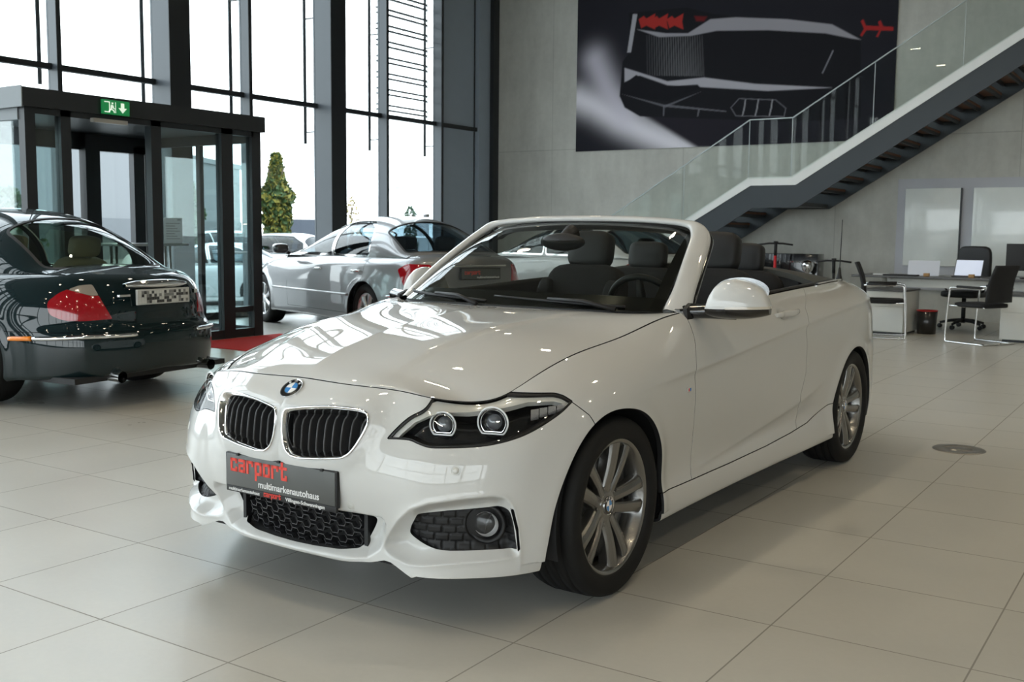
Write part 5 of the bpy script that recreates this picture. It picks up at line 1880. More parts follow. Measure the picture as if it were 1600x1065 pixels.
ro = math_('ADD', math_('ADD', math_('MULTIPLY', nz.outputs['Fac'], .12), .24), math_('MULTIPLY', jo, .4)); nt.links.new(ro, b.inputs['Roughness'])
bp = N_(nt, 'ShaderNodeBump'); bp.inputs['Strength'].default_value = .25; bp.inputs['Distance'].default_value = .002; nt.links.new(math_('MULTIPLY', math_('SUBTRACT', 1., jo), 1.), bp.inputs['Height']); nt.links.new(bp.outputs[0], b.inputs['Normal'])

# concrete
M_conc, nt, b = nodes_mat('fair_faced_concrete')
tc = N_(nt, 'ShaderNodeTexCoord'); sx = N_(nt, 'ShaderNodeSeparateXYZ'); nt.links.new(tc.outputs['Object'], sx.inputs[0])
n1 = N_(nt, 'ShaderNodeTexNoise'); n1.inputs['Scale'].default_value = .9; n1.inputs['Detail'].default_value = 8; n1.inputs['Roughness'].default_value = .62
n2 = N_(nt, 'ShaderNodeTexNoise'); n2.inputs['Scale'].default_value = 14; n2.inputs['Detail'].default_value = 6
mp = N_(nt, 'ShaderNodeMapping'); mp.inputs['Scale'].default_value = (2.6, 1, .5); nt.links.new(tc.outputs['Object'], mp.inputs[0])
n3 = N_(nt, 'ShaderNodeTexNoise'); n3.inputs['Scale'].default_value = 2.4; n3.inputs['Detail'].default_value = 4; nt.links.new(mp.outputs[0], n3.inputs['Vector'])
for n in (n1, n2): nt.links.new(tc.outputs['Object'], n.inputs['Vector'])
tn = math_('ADD', math_('ADD', math_('MULTIPLY', n1.outputs['Fac'], .50), math_('MULTIPLY', n2.outputs['Fac'], .16)), math_('MULTIPLY', n3.outputs['Fac'], .30))
tn = math_('ADD', tn, .52)
jz = math_('LESS_THAN', math_('ABSOLUTE', math_('SUBTRACT', sx.outputs[2], 2.80)), .008)
jx = math_('LESS_THAN', math_('MULTIPLY', math_('ABSOLUTE', math_('SUBTRACT', math_('FRACT', math_('DIVIDE', math_('ADD', sx.outputs[0], 6.36), 2.66)), .5)), 2.66), .006)
sc_ = N_(nt, 'ShaderNodeVectorMath', operation='SCALE'); sc_.inputs[0].default_value = (.52, .52, .48)
tn2 = math_('MULTIPLY', tn, math_('SUBTRACT', 1., math_('MULTIPLY', math_('MAXIMUM', jz, jx), .22))); nt.links.new(tn2, sc_.inputs['Scale']); nt.links.new(sc_.outputs[0], b.inputs['Base Color'])
b.inputs['Roughness'].default_value = .75
bp = N_(nt, 'ShaderNodeBump'); bp.inputs['Strength'].default_value = .15; bp.inputs['Distance'].default_value = .01; nt.links.new(n2.outputs['Fac'], bp.inputs['Height']); nt.links.new(bp.outputs[0], b.inputs['Normal'])

M_ceil = mat('ceiling_paint', (.16, .165, .165), .8)
M_wallp = mat('plaster', (.42, .41, .38), .8)
M_frame = mat('window_frame_grey', (.075, .087, .10), .45, coat=.1)
M_dark = mat('dark_metal', (.020, .024, .028), .4)
M_panel = mat('grey_blue_panel', (.33, .39, .46), .5)
M_glass = glass_mat('pane_glass', (.93, .97, .97), 1.0)
M_glass2 = glass_mat('vestibule_glass', (.86, .92, .92), 1.6)
M_glass3 = glass_mat('balustrade_glass', (.93, .955, .94), .3)
M_steel = mat('brushed_steel', (.5, .5, .5), .3, metal=1.)


def structure(o): o['kind'] = 'structure'; return o


m = MB(); m.box((XW - .1, -13, -.25), (13, YW + .3, 0)); structure(m.build('floor', M_floor))
m = MB(); m.box((XW - .3, YW, -.2), (13, YW + .35, ZC + .2)); structure(m.build('wall_back', M_conc))
m = MB(); m.box((13, -13, -.2), (13.3, YW + .3, ZC + .2)); structure(m.build('wall_right', M_wallp))
for k in range(9):                                  # unseen glazed wall behind the viewer, added to brighten hall and car
    x = XW + .4 + k * 2.9
    m = MB(); m.box((x, -13.3, 0), (x + .12, -13, ZC)); structure(m.build('trim_%d' % (200 + k), mat('added_front_mullion', (.10, .11, .12), .5)))
m = MB(); m.box((XW, -13.25, 3.1), (13, -13.05, 3.25)); m.box((XW, -13.25, 0), (13, -13.05, .35)); m.box((XW, -13.25, 6.0), (13, -13.05, ZC)); structure(m.build('wall_front', MATS['added_front_mullion']))
m = MB(); m.box((XW, -13.16, .35), (13, -13.15, 6.0)); structure(m.build('window_40', glass_mat('added_front_glass', (.93, .96, .96), 1.0)))
m = MB(); m.box((XW - .5, -13.3, ZC), (13.3, YW + .3, ZC + .3)); structure(m.build('ceiling', M_ceil))
# glass wall on the left
ti = [0]


def trim(mb, material):
    ti[0] += 1
    return structure(mb.build('trim_%d' % ti[0], material))


base_ys = [12.14 - 3.01 * k for k in range(9)]
for k, y in enumerate(base_ys):
    if y < -13: continue
    m = MB(); m.box((XW, y, 0), (XW + .37, y + .33, ZC), 0); m.box((XW + .365, y - .002, 0), (XW + .378, y + .335, ZC), 1); trim(m, [M_frame, M_dark])  # thin dark sheet paints shade onto the column's room side
mys = [13.66 - 3.01 * k for k in range(9)] + [15.16]
for y in mys:
    if y < -13: continue
    m = MB(); m.box((XW, y, 0), (XW + .19, y + .06, ZC), 0); m.box((XW + .187, y - .001, 0), (XW + .197, y + .061, ZC), 1); trim(m, [M_frame, M_dark])  # same dark sheet paints the mullion's shaded room side
m = MB(); m.box((XW, 16.42, 0), (XW + .12, 16.80, ZC), 0); m.box((XW + .03, 16.78, 0), (XW + .20, YW, ZC), 1); trim(m, [M_panel, M_dark])
for z0, z1 in ((3.155, 3.225), (6.2, 6.27), (0, .10), (ZC - .1, ZC)):
    m = MB(); m.box((XW + .002, -13, z0), (XW + .085, 16.8, z1)); trim(m, M_dark)
bays = sorted([y for y in base_ys + mys if y > -13] + [-13.0])
for i, y in enumerate(bays):
    y1 = bays[i + 1] if i + 1 < len(bays) else 16.42
    wd = .33 if any(abs(y - q) < .01 for q in base_ys) else .06
    if y < -12.9: wd = 0
    m = MB(); m.box((XW + .03, y + wd, .1), (XW + .042, y1, 3.155)); m.box((XW + .03, y + wd, 3.225), (XW + .042, y1, 6.2)); m.box((XW + .03, y + wd, 6.27), (XW + .042, y1, ZC - .1))
    if y > 15.1:
        o = m.build('trim_%d' % (ti[0] + 1), M_panel); ti[0] += 1; structure(o)
        m = MB()
        for z0, z1 in ((.1, 3.15), (3.23, ZC - .1)): m.box((XW + .03, 15.235, z0), (XW + .06, 15.25, z1)); m.box((XW + .03, 16.36, z0), (XW + .06, 16.375, z1))
        trim(m, M_dark)
    else: structure(m.build('window_%d' % (i + 1), M_glass))
# rods of the outside blinds, with brackets
for i, y in enumerate([15.16, 13.66, 12.14, 10.64, 9.13, 7.64, 6.12]):
    r_ = MB(); r_.tube([(XW - .20, y + .02, 2.62 if y > 8 else 3.0), (XW - .20, y + .02, ZC)], .026, 8)
    o = r_.build('blind_guide_rod', M_dark)
    tag(o, ['dark rod outside the glass in front of the blue-grey corner panel', 'dark rod outside the glass, right beside the slatted blind', 'dark rod outside the glass beside the column right of the tree', 'dark rod outside the glass beside the column above the silver saloon',
            'dark rod outside the glass, beside the column over the exit sign side of the entrance', 'dark rod outside the glass above the glass entrance', 'dark rod outside the glass at the left edge of the photo'][i], 'rod', 'rods outside the glass wall')
    for z in (2.80, 4.53, 6.3):
        if y < 8 and z < 3.1: continue
        b_ = MB(); b_.bar((XW - .20, y + .02, z), (XW + .0, y + .02, z), .02, .02); b_.build('bracket', M_dark, o)
# pulled blind outside one bay
bl = empty('external_blind', (XW - .10, 13.7, 3.2), 0, 'raised slatted blind outside the upper pane next to the blue-grey panel', 'blind')
for k in range(16):
    z = .12 + k * .265
    for dz in (0, .085):
        m = MB(); m.bar((0, .06, z + dz), (0, 1.40, z + dz), .06, .022); m.tube([(0, 1.40, z + dz), (.0, 1.43, z + dz - .03)], .011, 6); m.build('slat', M_dark, bl)

# ---------------------------------------------------------------- entrance vestibule
vs_ = empty('entrance_vestibule', (-9.5, 7.4, 0), 0, 'dark-framed glass entrance lobby with automatic doors under a flat roof', 'entrance')
def vbox(nm, a, b_, material=M_dark):
    m = MB(); m.box((a[0] + 9.5, a[1] - 7.4, a[2]), (b_[0] + 9.5, b_[1] - 7.4, b_[2])); return m.build(nm, material, vs_)
vbox('roof', (XW + .09, 5.86, 2.42), (-9.46, 8.95, 2.60))
vbox('roof_edge', (XW + .09, 5.855, 2.41), (-9.45, 5.865, 2.61), mat('dark_metal_lit', (.30, .33, .35), .5))  # near side of the dark frame coloured paler, painting in the window light
for a, b_ in ((5.91, 6.02), (6.29, 6.40), (7.35, 7.48), (8.31, 8.48), (8.77, 8.91)):
    vbox('post', (-9.60, a, 0), (-9.50, b_, 2.42))
vbox('lintel', (-9.60, 6.02, 2.36), (-9.50, 8.80, 2.42))
vbox('door_operator', (-9.50, 6.62, 2.335), (-9.44, 7.02, 2.375), mat('operator_grey', (.35, .34, .31), .4))
for a, b_ in ((6.02, 6.29), (8.48, 8.77), (7.48, 8.31)):
    vbox('pane', (-9.555, a, .10), (-9.545, b_, 2.36), M_glass2)
    vbox('bottom_rail', (-9.59, a, 0), (-9.51, b_, .10))
vbox('middle_rail', (-9.58, 8.48, .30), (-9.52, 8.77, .36))
for y in (5.92, 8.88):
    vbox('side_pane', (-11.6, y, .1), (-9.6, y + .012, 2.36), M_glass2)
    vbox('side_rail', (-11.66, y - .02, 0), (-9.6, y + .04, .10), M_dark if y > 8 else MATS['dark_metal_lit'])
    vbox('side_rail', (-11.66, y - .02, 2.30), (-9.6, y + .04, 2.42), M_dark if y > 8 else MATS['dark_metal_lit'])
    for x in (-10.6, -11.66): vbox('side_post', (x, y - .02, 0), (x + .07, y + .04, 2.4), M_dark if y > 8 else MATS['dark_metal_lit'])
vbox('outer_header', (-11.62, 5.9, 2.22), (-11.52, 8.9, 2.42))
for a, b_ in ((6.7, 6.8), (7.62, 7.72), (8.64, 8.80)): vbox('outer_post', (-11.62, a, 0), (-11.52, b_, 2.3))
vbox('outer_pane', (-11.58, 6.0, .1), (-11.57, 7.62, 2.25), M_glass2)
vbox('corner_post', (-11.55, 7.88, 0), (-11.42, 8.08, 2.4))
# exit sign
es = MB(); es.box((0, -.16, -.072), (.03, .16, .072), 0, .003)
es = es.build('exit_sign', mat('sign_green', (.02, .22, .09), .4, emit='#0f7a3a', estr=.25)); es.location = (-9.45, 6.872, 2.497)
tag(es, 'green emergency exit sign with running figure and arrow over the entrance', 'exit sign')
m = MB(); X_ = .0305
def q2(m, pts, mi=0): m.prism([(X_, y, z) for y, z in pts], (.0008, 0, 0), mi)
q2(m, [(.055, .05), (.095, .05), (.095, .0), (.125, .0), (.075, -.052), (.025, .0), (.055, .0)])
q2(m, [(-.14, .055), (-.075, .055), (-.075, -.055), (-.14, -.055), (-.14, -.045), (-.085, -.045), (-.085, .045), (-.14, .045)])
q2(m, [(-.055, .048), (-.035, .048), (-.035, .030), (-.055, .030)]); q2(m, [(-.062, .025), (-.035, .02), (-.028, -.005), (-.012, -.012), (-.014, -.02), (-.038, -.012), (-.05, .0), (-.048, -.02), (-.022, -.03), (-.018, -.055), (-.03, -.055), (-.036, -.036), (-.062, -.026), (-.085, -.05), (-.092, -.042), (-.068, -.012)])
q2(m, [(-.012, .055), (-.005, .055), (-.005, -.055), (-.012, -.055)])
m.build('pictogram', mat('sign_white', (.8, .85, .8), .5, emit='#e8ffe8', estr=.3), es)
# red mat, high table and notice by the entrance
m = MB(); m.box((-9.42, 7.6, 0), (-8.1, 9.1, .010), bev=.003); tag(m.build('entrance_mat', mat('red_mat', (.50, .02, .02), .9, bump=(200, .4))), 'red carpet runner on the floor in front of the glass entrance', 'mat')
tb = empty('high_table', (-10.45, 7.95, 0), 0, 'silver high table standing inside the glass entrance lobby', 'table')
m = MB(); m.box((-.25, -.55, 1.07), (.25, .45, 1.10), bev=.005); m.build('table_top', M_steel, tb)
for y in (-.45, -.38, .30, .37):
    m = MB(); m.tube([(0, y, .02), (0, y, 1.07)], .018, 10); m.build('leg', M_steel, tb)
m = MB(); m.box((-.2, -.52, 0), (.2, -.30, .02)); m.box((-.2, .22, 0), (.2, .45, .02)); m.build('foot', M_steel, tb)
nt_ = MB(); nt_.box((-.01, -.105, 0), (.0, .105, .30)); nt_ = nt_.build('notice', mat('paper_white', (.85, .87, .9), .6)); nt_.location = (-10.30, 8.25, 1.10); nt_.rotation_euler = (0, 0, R(-40)); tag(nt_, 'white printed notice standing on the high table in the entrance', 'notice')
m = MB()
for k in range(7): m.box((.0005, -.08, .05 + k * .03), (.0012, .08 - .03 * (k % 3), .058 + k * .03))
m.box((.0005, .05, .27), (.0012, .09, .285)); m.build('print', mat('print_grey', (.35, .36, .38), .6), nt_)

# ---------------------------------------------------------------- staircase
YS, YF = 15.30, 16.90
SL = .617
def top_(x):
    return 2.126 + SL * (x + 5.2) if x > -5.2 else (2.126 if x > -5.854 else 2.126 + SL * (x + 5.854))
XT = 1.0
stc = empty('staircase', (-5.5, YS, 0), 0, 'dark steel staircase with pale top edge and open treads rising along the concrete wall', 'staircase')
OXs, OYs = 5.5, -YS
xb = -9.22
def plate_(nm, y, th, lo, hi, material):
    P_ = [(xb + .0, max(0, top_(xb) + lo)), (-5.82, 2.126 + lo), (-5.13, 2.126 + lo), (XT, top_(XT) + lo), (XT, top_(XT) + hi), (-5.2, 2.126 + hi), (-5.854, 2.126 + hi), (xb, max(.02, top_(xb) + hi))]
    if lo < -.3: P_ = [(xb + .0, 0), (xb + .75, 0), (-5.78, 2.126 + lo), (-5.10, 2.126 + lo)] + P_[3:]
    m = MB(); m.prism([(x + OXs, y + OYs, z) for x, z in P_], (0, th, 0)); return m.build(nm, material, stc)
M_strg = mat('stringer_grey', (.035, .044, .052), .45)
plate_('stringer', YS, .03, -.455, -.12, M_strg); plate_('edge_cap', YS - .012, .07, -.125, 0, mat('stair_cap_white', (.80, .82, .82), .5))
plate_('stringer', YF - .03, .03, -.44, 0, M_strg)
M_wood = mat('tread_wood', (.16, .065, .03), .5, noise=(12, .2)); M_tray = mat('tread_steel', (.03, .036, .042), .45)
def tread(x, z):
    m = MB(); m.box((x + OXs, .035, z - .06), (x + .27 + OXs, YF - YS - .035, z - .03)); t = m.build('tread', M_wood, stc)
    m = MB(); m.box((x + OXs - .01, .03, z - .10), (x + OXs + .03, YF - YS - .03, z)); m.box((x + .22 + OXs, .03, z - .10), (x + .26 + OXs, YF - YS - .03, z - .02)); m.build('tray', M_tray, t)
x = -5.12
while x < .9:
    tread(x, top_(x) - .16); x += .275
x = -6.13
while x > -9.0:
    tread(x, top_(x) - .13); x -= .275
m = MB(); m.box((-5.88 + OXs, .03, 1.70), (-5.12 + OXs, YF - YS - .03, 1.76)); m.build('landing', M_tray, stc)
# balustrade panes
js = [-8.9, -7.95, -6.9, -5.854, -5.2, -4.05, -2.90, -1.75, -.6, .55]
for a, b_ in zip(js[:-1], js[1:]):
    m = MB(); g = .006
    m.prism([(a + g + OXs, -.03, top_(a) - .02), (b_ - g + OXs, -.03, top_(b_) - .02), (b_ - g + OXs, -.03, top_(b_) + .84), (a + g + OXs, -.03, top_(a) + .84)], (0, .012, 0)); gp = m.build('glass_panel', M_glass3, stc)
    m = MB(); m.bar((a + OXs, -.024, top_(a) + .85), (b_ + OXs, -.024, top_(b_) + .85), .016, .014); m.build('edge_strip', mat('rail_grey', (.38, .42, .42), .35, metal=.6), gp)
    m = MB(); m.bar((b_ + OXs, -.024, top_(b_)), (b_ + OXs, -.024, top_(b_) + .84), .008, .008, up=(1, 0, 0)); m.build('joint', MATS['rail_grey'], gp)
for x in (-8.4, -7.4, -6.4, -5.5, -4.6, -3.5, -2.3):
    for dz in (-.05,):
        pass

# ---------------------------------------------------------------- wall poster: rear of a low dark sports car in a pool of light
def px2(pts): return np.array([[hit(a, b_, y=YW - .02)[0], hit(a, b_, y=YW - .02)[2]] for a, b_ in pts])
X0, X1, Z0, Z1 = -9.83, -4.19, 2.755, 5.95
nx, nz_ = 420, 230
gxs, gzs = np.meshgrid(np.linspace(X0, X1, nx), np.linspace(Z0, Z1, nz_), indexing='ij')
PP = np.stack([gxs.ravel(), gzs.ravel()], 1)
colr = np.tile(np.array([.020, .020, .027]), (len(PP), 1))
def lay(mask, c):
    global colr
    mask = np.clip(mask, 0, 1)[:, None]
    colr = colr * (1 - mask) + np.array(c) * mask
def cov(pts, soft=.015, smooth=False):
    Pq = px2(pts)
    return sstep(poly_sd(PP, Pq), -soft, soft)
gl = px2([(905, 155), (930, 165), (965, 185), (1010, 207), (1060, 228), (1110, 242)])
dgl, fgl, _ = line_sd(PP, gl)
lay(.95 * np.exp(-(dgl / .26) ** 2) , (.86, .84, .92))
gl2 = px2([(930, 95), (950, 140), (975, 178)])
dg2, _, _ = line_sd(PP, gl2)
lay(.75 * np.exp(-(dg2 / .26) ** 2), (.72, .69, .80))
lay(cov([(1010, 182), (1090, 232), (1400, 232), (1400, 160), (1100, 150)], .06), (.022, .020, .028))
lay(cov([(983, 20), (1073, 12), (1115, 22), (1220, 32), (1345, 55), (1345, 185), (1230, 190), (1000, 182), (976, 168), (968, 150), (973, 96), (985, 80)], .012), (.014, .014, .018))
lay(.9 * cov([(989, 22), (996, 22), (986, 82), (980, 82)], .008), (.45, .45, .5))
lay(.85 * cov([(996, 46), (1040, 52), (1075, 52), (1110, 30), (1150, 27), (1230, 30), (1300, 38), (1345, 62), (1330, 60), (1290, 52), (1200, 47), (1120, 48), (1080, 56), (1030, 58)], .012), (.42, .41, .46))
lay(.9 * cov([(976, 106), (1043, 127), (1100, 121), (1180, 131), (1300, 137), (1200, 142), (1150, 139), (1096, 136), (1043, 133), (1000, 118), (976, 128)], .012), (.50, .49, .55))
lay(cov([(975, 131), (994, 117), (1040, 135), (1090, 132), (1096, 138), (1045, 158), (1000, 152), (972, 146)], .010), (.012, .012, .016))
for k in range(24):
    xx = 1010 + k * 3.75
    lay((.15 + .35 * math.sin(PI * k / 24)) * cov([(xx, 55), (xx + 1.5, 55), (xx + 2.5 + k * .1, 118 + k * .1), (xx + 1.0, 118)], .007), (.24, .24, .26))
for pts in ([(972, 147), (1040, 164), (1096, 143), (1040, 168)], [(1040, 163), (1135, 173), (1135, 175), (1040, 167)], [(1036, 164), (1039, 164), (1038, 181), (1036, 181)], [(1091, 170), (1094, 170), (1091, 182), (1089, 182)]):
    lay(.6 * cov(pts, .006), (.20, .20, .23))
hexo = [(1142, 168), (1155, 154), (1212, 156), (1228, 169), (1225, 182), (1150, 181)]
ph = px2(hexo); lay(.6 * (1 - sstep(np.abs(poly_sd(PP, ph)), .003, .013)), (.22, .22, .25))
for xx in (1164, 1184, 1206): lay(.7 * cov([(xx, 155), (xx + 2, 155), (xx, 170), (xx - 3, 181), (xx - 5, 181), (xx - 2, 168)], .006), (.40, .40, .43))
for x0_ in (998, 1018, 1042): lay(cov([(x0_, 30), (x0_ + 8, 25), (x0_ + 12, 29), (x0_ + 26, 21), (x0_ + 24, 34), (x0_ + 26, 46), (x0_ + 12, 40), (x0_ + 4, 44)], .008), (.42, .035, .03))
lay(.5 * cov([(1085, 25), (1105, 26), (1100, 33), (1088, 33)], .02), (.3, .02, .02))
for pts in ([(1349, 30), (1353, 40), (1396, 42), (1396, 48), (1354, 47), (1347, 57), (1344, 55), (1350, 45), (1345, 33)], [(1376, 32), (1381, 43), (1377, 47), (1372, 58), (1369, 57), (1375, 45), (1372, 34)]): lay(cov(pts, .008), (.40, .03, .03))
lay(.5 * cov([(1301, 78), (1303, 79), (1286, 115), (1284, 114)], .005), (.4, .4, .45))
pm = MB(); Vp = np.stack([PP[:, 0] + 7.0, np.full(len(PP), -.022), PP[:, 1] - 4.35], 1)
idx = np.arange(nx * nz_).reshape(nx, nz_)
pm.add(Vp, np.stack([idx[:-1, :-1], idx[1:, :-1], idx[1:, 1:], idx[:-1, 1:]], -1).reshape(-1, 4).tolist())
M_post, nt, b = nodes_mat('poster_print')
at = N_(nt, 'ShaderNodeVertexColor'); at.layer_name = 'print'; nt.links.new(at.outputs[0], b.inputs['Base Color']); b.inputs['Roughness'].default_value = .7; b.inputs['Specular IOR Level'].default_value = .1
pp_ = MB(); pp_.box((X0 + 7.0, -.02, Z0 - 4.35), (X1 + 7.0, -.001, Z1 - 4.35)); poster = pp_.build('wall_poster', M_dark)
poster.location = (-7.0, YW, 4.35)
tag(poster, 'large dark wall poster showing the rear of a low sports car with red lamps', 'poster')
po = pm.build('print', M_post, poster, fix=False)
ca2 = po.data.color_attributes.new('print', 'FLOAT_COLOR', 'POINT')
ca2.data.foreach_set('color', np.concatenate([colr, np.ones((len(colr), 1))], 1).astype(np.float32).ravel())

# ---------------------------------------------------------------- white boards on the wall
m = MB(); m.box((-4.06, YW - .05, .45), (-1.2, YW, 2.14)); bk = m.build('wall_panel', mat('panel_lilac_grey', (.50, .51, .55), .6)); tag(bk, 'pale grey panel on the concrete wall behind the office desk', 'panel')
M_board = mat('gloss_white_board', (.80, .84, .82), .18, coat=.6)
for (a, b_, z0, z1, lab) in ((-3.93, -3.14, .82, 1.99, 'tall glossy white board on the grey panel, left of the other white board'), (-2.96, -1.75, .70, 1.99, 'wide glossy white board at the right edge of the photo')):
    m = MB(); m.box((a, YW - .11, z0), (b_, YW - .052, z1), bev=.004); o = m.build('white_board', M_board); tag(o, lab, 'board', 'white boards behind the desk')
    m = MB(); m.box((b_ - .0, YW - .11, z0), (b_ + .018, YW - .052, z1)); m.build('edge', M_dark, o)

# ---------------------------------------------------------------- office corner
M_dtop = mat('desk_top_dark', (.10, .10, .10), .35); M_dwhite = mat('desk_white', (.62, .62, .58), .5)
dk_ = empty('office_desk', (-2.55, 14.75, 0), R(-3), 'long white desk with thin dark top under the white boards', 'desk')
m = MB(); m.box((-1.45, -.42, .715), (1.6, .42, .745), bev=.004); m.build('desk_top', M_dtop, dk_)
m = MB(); m.box((-1.0, -.30, .60), (1.5, -.27, .715)); m.build('front_rail', M_dwhite, dk_)
for x, y0_ in ((-1.15, .06), (1.5, -.36)):
    m = MB(); m.box((x - .03, y0_, 0), (x + .03, .36, .715)); m.build('leg_panel', M_dwhite, dk_)
def cabinet(loc, w, d, h, rz, lab, name='cabinet'):
    o = empty(name, loc, rz, lab, 'cabinet')
    m = MB(); m.box((-w / 2, -d / 2, .03), (w / 2, d / 2, h - .025), bev=.003); m.build('carcass', M_dwhite, o)
    m = MB(); m.box((-w / 2 - .01, -d / 2 - .01, h - .025), (w / 2 + .01, d / 2 + .01, h), bev=.003); m.build('top', M_dtop, o)
    m = MB(); m.box((-w / 2 + .03, -d / 2 + .02, 0), (w / 2 - .03, d / 2 - .02, .03)); m.build('plinth', M_dark, o)
    m = MB(); m.box((-w / 2 + .008, -d / 2 - .014, .04), (w / 2 - .008, -d / 2, h * .62)); m.build('door', M_dwhite, o)
    m = MB(); m.box((-w / 2 + .008, -d / 2 - .014, h * .63), (w / 2 - .008, -d / 2, h - .035)); m.build('drawer', M_dwhite, o)
    return o
cabinet((-3.46, 14.30, 0), .55, .66, .58, R(-3), 'white low cabinet with dark top beside the black waste bin')
cabinet((-1.62, 14.22, 0), .85, .7, .58, R(-3), 'white low cabinet under the monitor at the right edge')
bn = MB(); bn.lathe([(.001, .0), (.115, .0), (.13, .30), (.124, .30), (.11, .02), (.001, .02)], 32, 'z', smooth=True)
bno = bn.build('waste_bin', mat('bin_black', (.012, .012, .012), .3, coat=.4)); bno.location = (-3.02, 14.42, 0); tag(bno, 'black round waste bin with red rim on the floor by the desk', 'bin')
m = MB(); m.tube([(.127 * math.cos(a), .127 * math.sin(a), .302) for a in np.linspace(0, 2 * PI, 32, endpoint=False)], .008, 8, closed=True); m.build('rim', mat('bin_red', (.45, .02, .02), .4), bno)

def cantilever(loc, rz, lab):
    """visitor chair on a chrome sled frame; faces +y"""
    o = empty('visitor_chair', loc, rz, lab, 'chair', 'visitor chairs at the desk')
    m = MB(); pad(m, (0, .0, .46), .235, .235, .030, .35, 0, 10); m.build('seat', M_fabric, o)
    G_ = []
    for k, t in enumerate(np.linspace(0, 1, 10)):
        z = .50 + .44 * t; y = -.22 - .10 * t + .03 * math.sin(PI * t)
        w = .225 - .02 * t
        G_.append([(x, y - .03 * (1 - (x / w) ** 2), z) for x in np.linspace(-w, w, 12)])
    m = MB(); m.grid(G_); bk_ = m.build('backrest', mat('mesh_black', (.012, .012, .013), .7), o); sm = bk_.modifiers.new('solidify', 'SOLIDIFY'); sm.thickness = .022
    for s in (-1, 1):
        m = MB()
        P_ = [(.26 * s, -.23, .66), (.265 * s, .16, .665), (.27 * s, .235, .62), (.27 * s, .255, .40), (.27 * s, .275, .06), (.27 * s, .255, .018), (.27 * s, .20, .012), (.27 * s, -.20, .012), (.24 * s, -.25, .012), (.0, -.255, .012)]
        m.tube(curve(P_, 40, 3), .0115, 10); m.build('frame', M_chrome, o)
        m = MB(); m.tube([(.262 * s, -.20, .672), (.265 * s, .14, .676)], .016, 8); m.build('armrest', M_gap, o)
        m = MB(); m.tube([(.27 * s, .245, .45), (.20 * s, .12, .44), (.20 * s, -.2, .44)], .011, 8); m.build('seat_support', M_chrome, o)
    return o
cantilever((-2.22, 13.50, 0), R(62), 'black mesh visitor chair on a chrome frame before the right end of the desk')
cantilever((-3.36, 13.55, 0), R(-78), 'black visitor chair seen sideways behind the rear end of the front car')
oc = empty('office_chair', (-2.78, 15.55, 0), R(165), 'black swivel office chair on castors behind the desk', 'chair')
m = MB(); pad(m, (0, 0, .48), .26, .25, .05, .4, 0, 10); m.build('seat', M_leather, oc)
m = MB(); pad(m, (0, -.26, .84), .235, .045, .30, .38, 0, 12); m.build('backrest', M_leather, oc)
m = MB(); m.tube([(0, 0, .08), (0, 0, .44)], .028, 12); m.build('column', M_gap, oc)
for k in range(5):
    a = 2 * PI * k / 5 + .3
    m = MB(); m.tube([(0, 0, .12), (.15 * math.cos(a), .15 * math.sin(a), .11), (.30 * math.cos(a), .30 * math.sin(a), .075)], [.028, .022, .016], 8); lg = m.build('base_arm', M_gap, oc)
    m = MB(); m.lathe([(.001, -.018), (.03, -.018), (.03, .018), (.001, .018)], 16, c=(.30 * math.cos(a), .30 * math.sin(a), .031)); m.build('castor', M_gap, lg)
for s in (1, -1):
    m = MB(); m.tube([(.24 * s, .0, .5), (.28 * s, .0, .56), (.28 * s, -.02, .68)], .014, 8); m.tube([(.28 * s, .12, .685), (.28 * s, -.14, .69)], .02, 8); m.build('armrest', M_gap, oc)
# things on the desk
M_scr = mat('screen_pale', (.62, .66, .74), .3, emit='#c9d2e8', estr=.25); M_acr = mat('pale_folder', (.60, .62, .68), .4)
dz = .745
def on_desk(px, py, off=0.): 
    p = hit(px, py, z=dz); return p
p = on_desk(1446, 430)
o = MB(); o.prism([(-.20, .0, 0), (.20, .0, 0), (.20, .05, .20), (-.20, .05, .20)], (0, -.006, 0)); o.box((-.2, -.05, 0), (.2, .06, .006)); o = o.build('document_stand', M_acr); o.location = (p[0], 14.72, dz); tag(o, 'white document stand on the desk, left of the open laptop', 'document stand')
lp = MB(); lp.box((-.17, -.12, 0), (.17, .12, .014), bev=.004); lp = lp.build('laptop', M_gap); p = on_desk(1503, 434); lp.location = (p[0], 14.62, dz); lp.rotation_euler = (0, 0, R(4)); tag(lp, 'open laptop with a pale screen on the desk', 'laptop')
m = MB(); m.prism([(-.17, .12, .01), (.17, .12, .01), (.19, .17, .225), (-.15, .17, .225)], (0, .008, 0)); sc2 = m.build('screen', M_gap, lp)
m = MB(); m.prism([(-.162, .119, .018), (.16, .119, .018), (.178, .166, .217), (-.143, .166, .217)], (0, -.001, 0)); m.build('display', M_scr, sc2)
mn = empty('monitor', (-1.86, 14.62, dz), R(8), 'large black monitor on the desk at the right edge of the photo', 'monitor')
m = MB(); m.box((-.28, -.02, .10), (.32, .015, .44), bev=.006); m.build('screen', M_gap, mn)
m = MB(); m.box((-.03, .015, .0), (.03, .04, .25)); m.lathe([(.001, 0), (.11, 0), (.11, .012), (.001, .014)], 24, 'z'); m.build('stand', M_gap, mn)
kb = MB(); kb.box((-.22, -.07, 0), (.22, .07, .018), bev=.004); kb = kb.build('keyboard', M_gap); kb.location = (-3.38, 14.46, dz); kb.rotation_euler = (0, 0, R(-3)); tag(kb, 'black keyboard lying at the left end of the desk', 'keyboard')
for px_, lab in ((1432, 'small tan box on the desk in front of the document stand'), (1518, 'small tan box on the desk in front of the laptop')):
    p = on_desk(px_, 434); m = MB(); m.box((-.035, -.03, 0), (.035, .03, .045), bev=.006); o = m.build('small_box', mat('tan_card', (.38, .22, .09), .6)); o.location = (p[0], 14.42, dz); tag(o, lab, 'box')
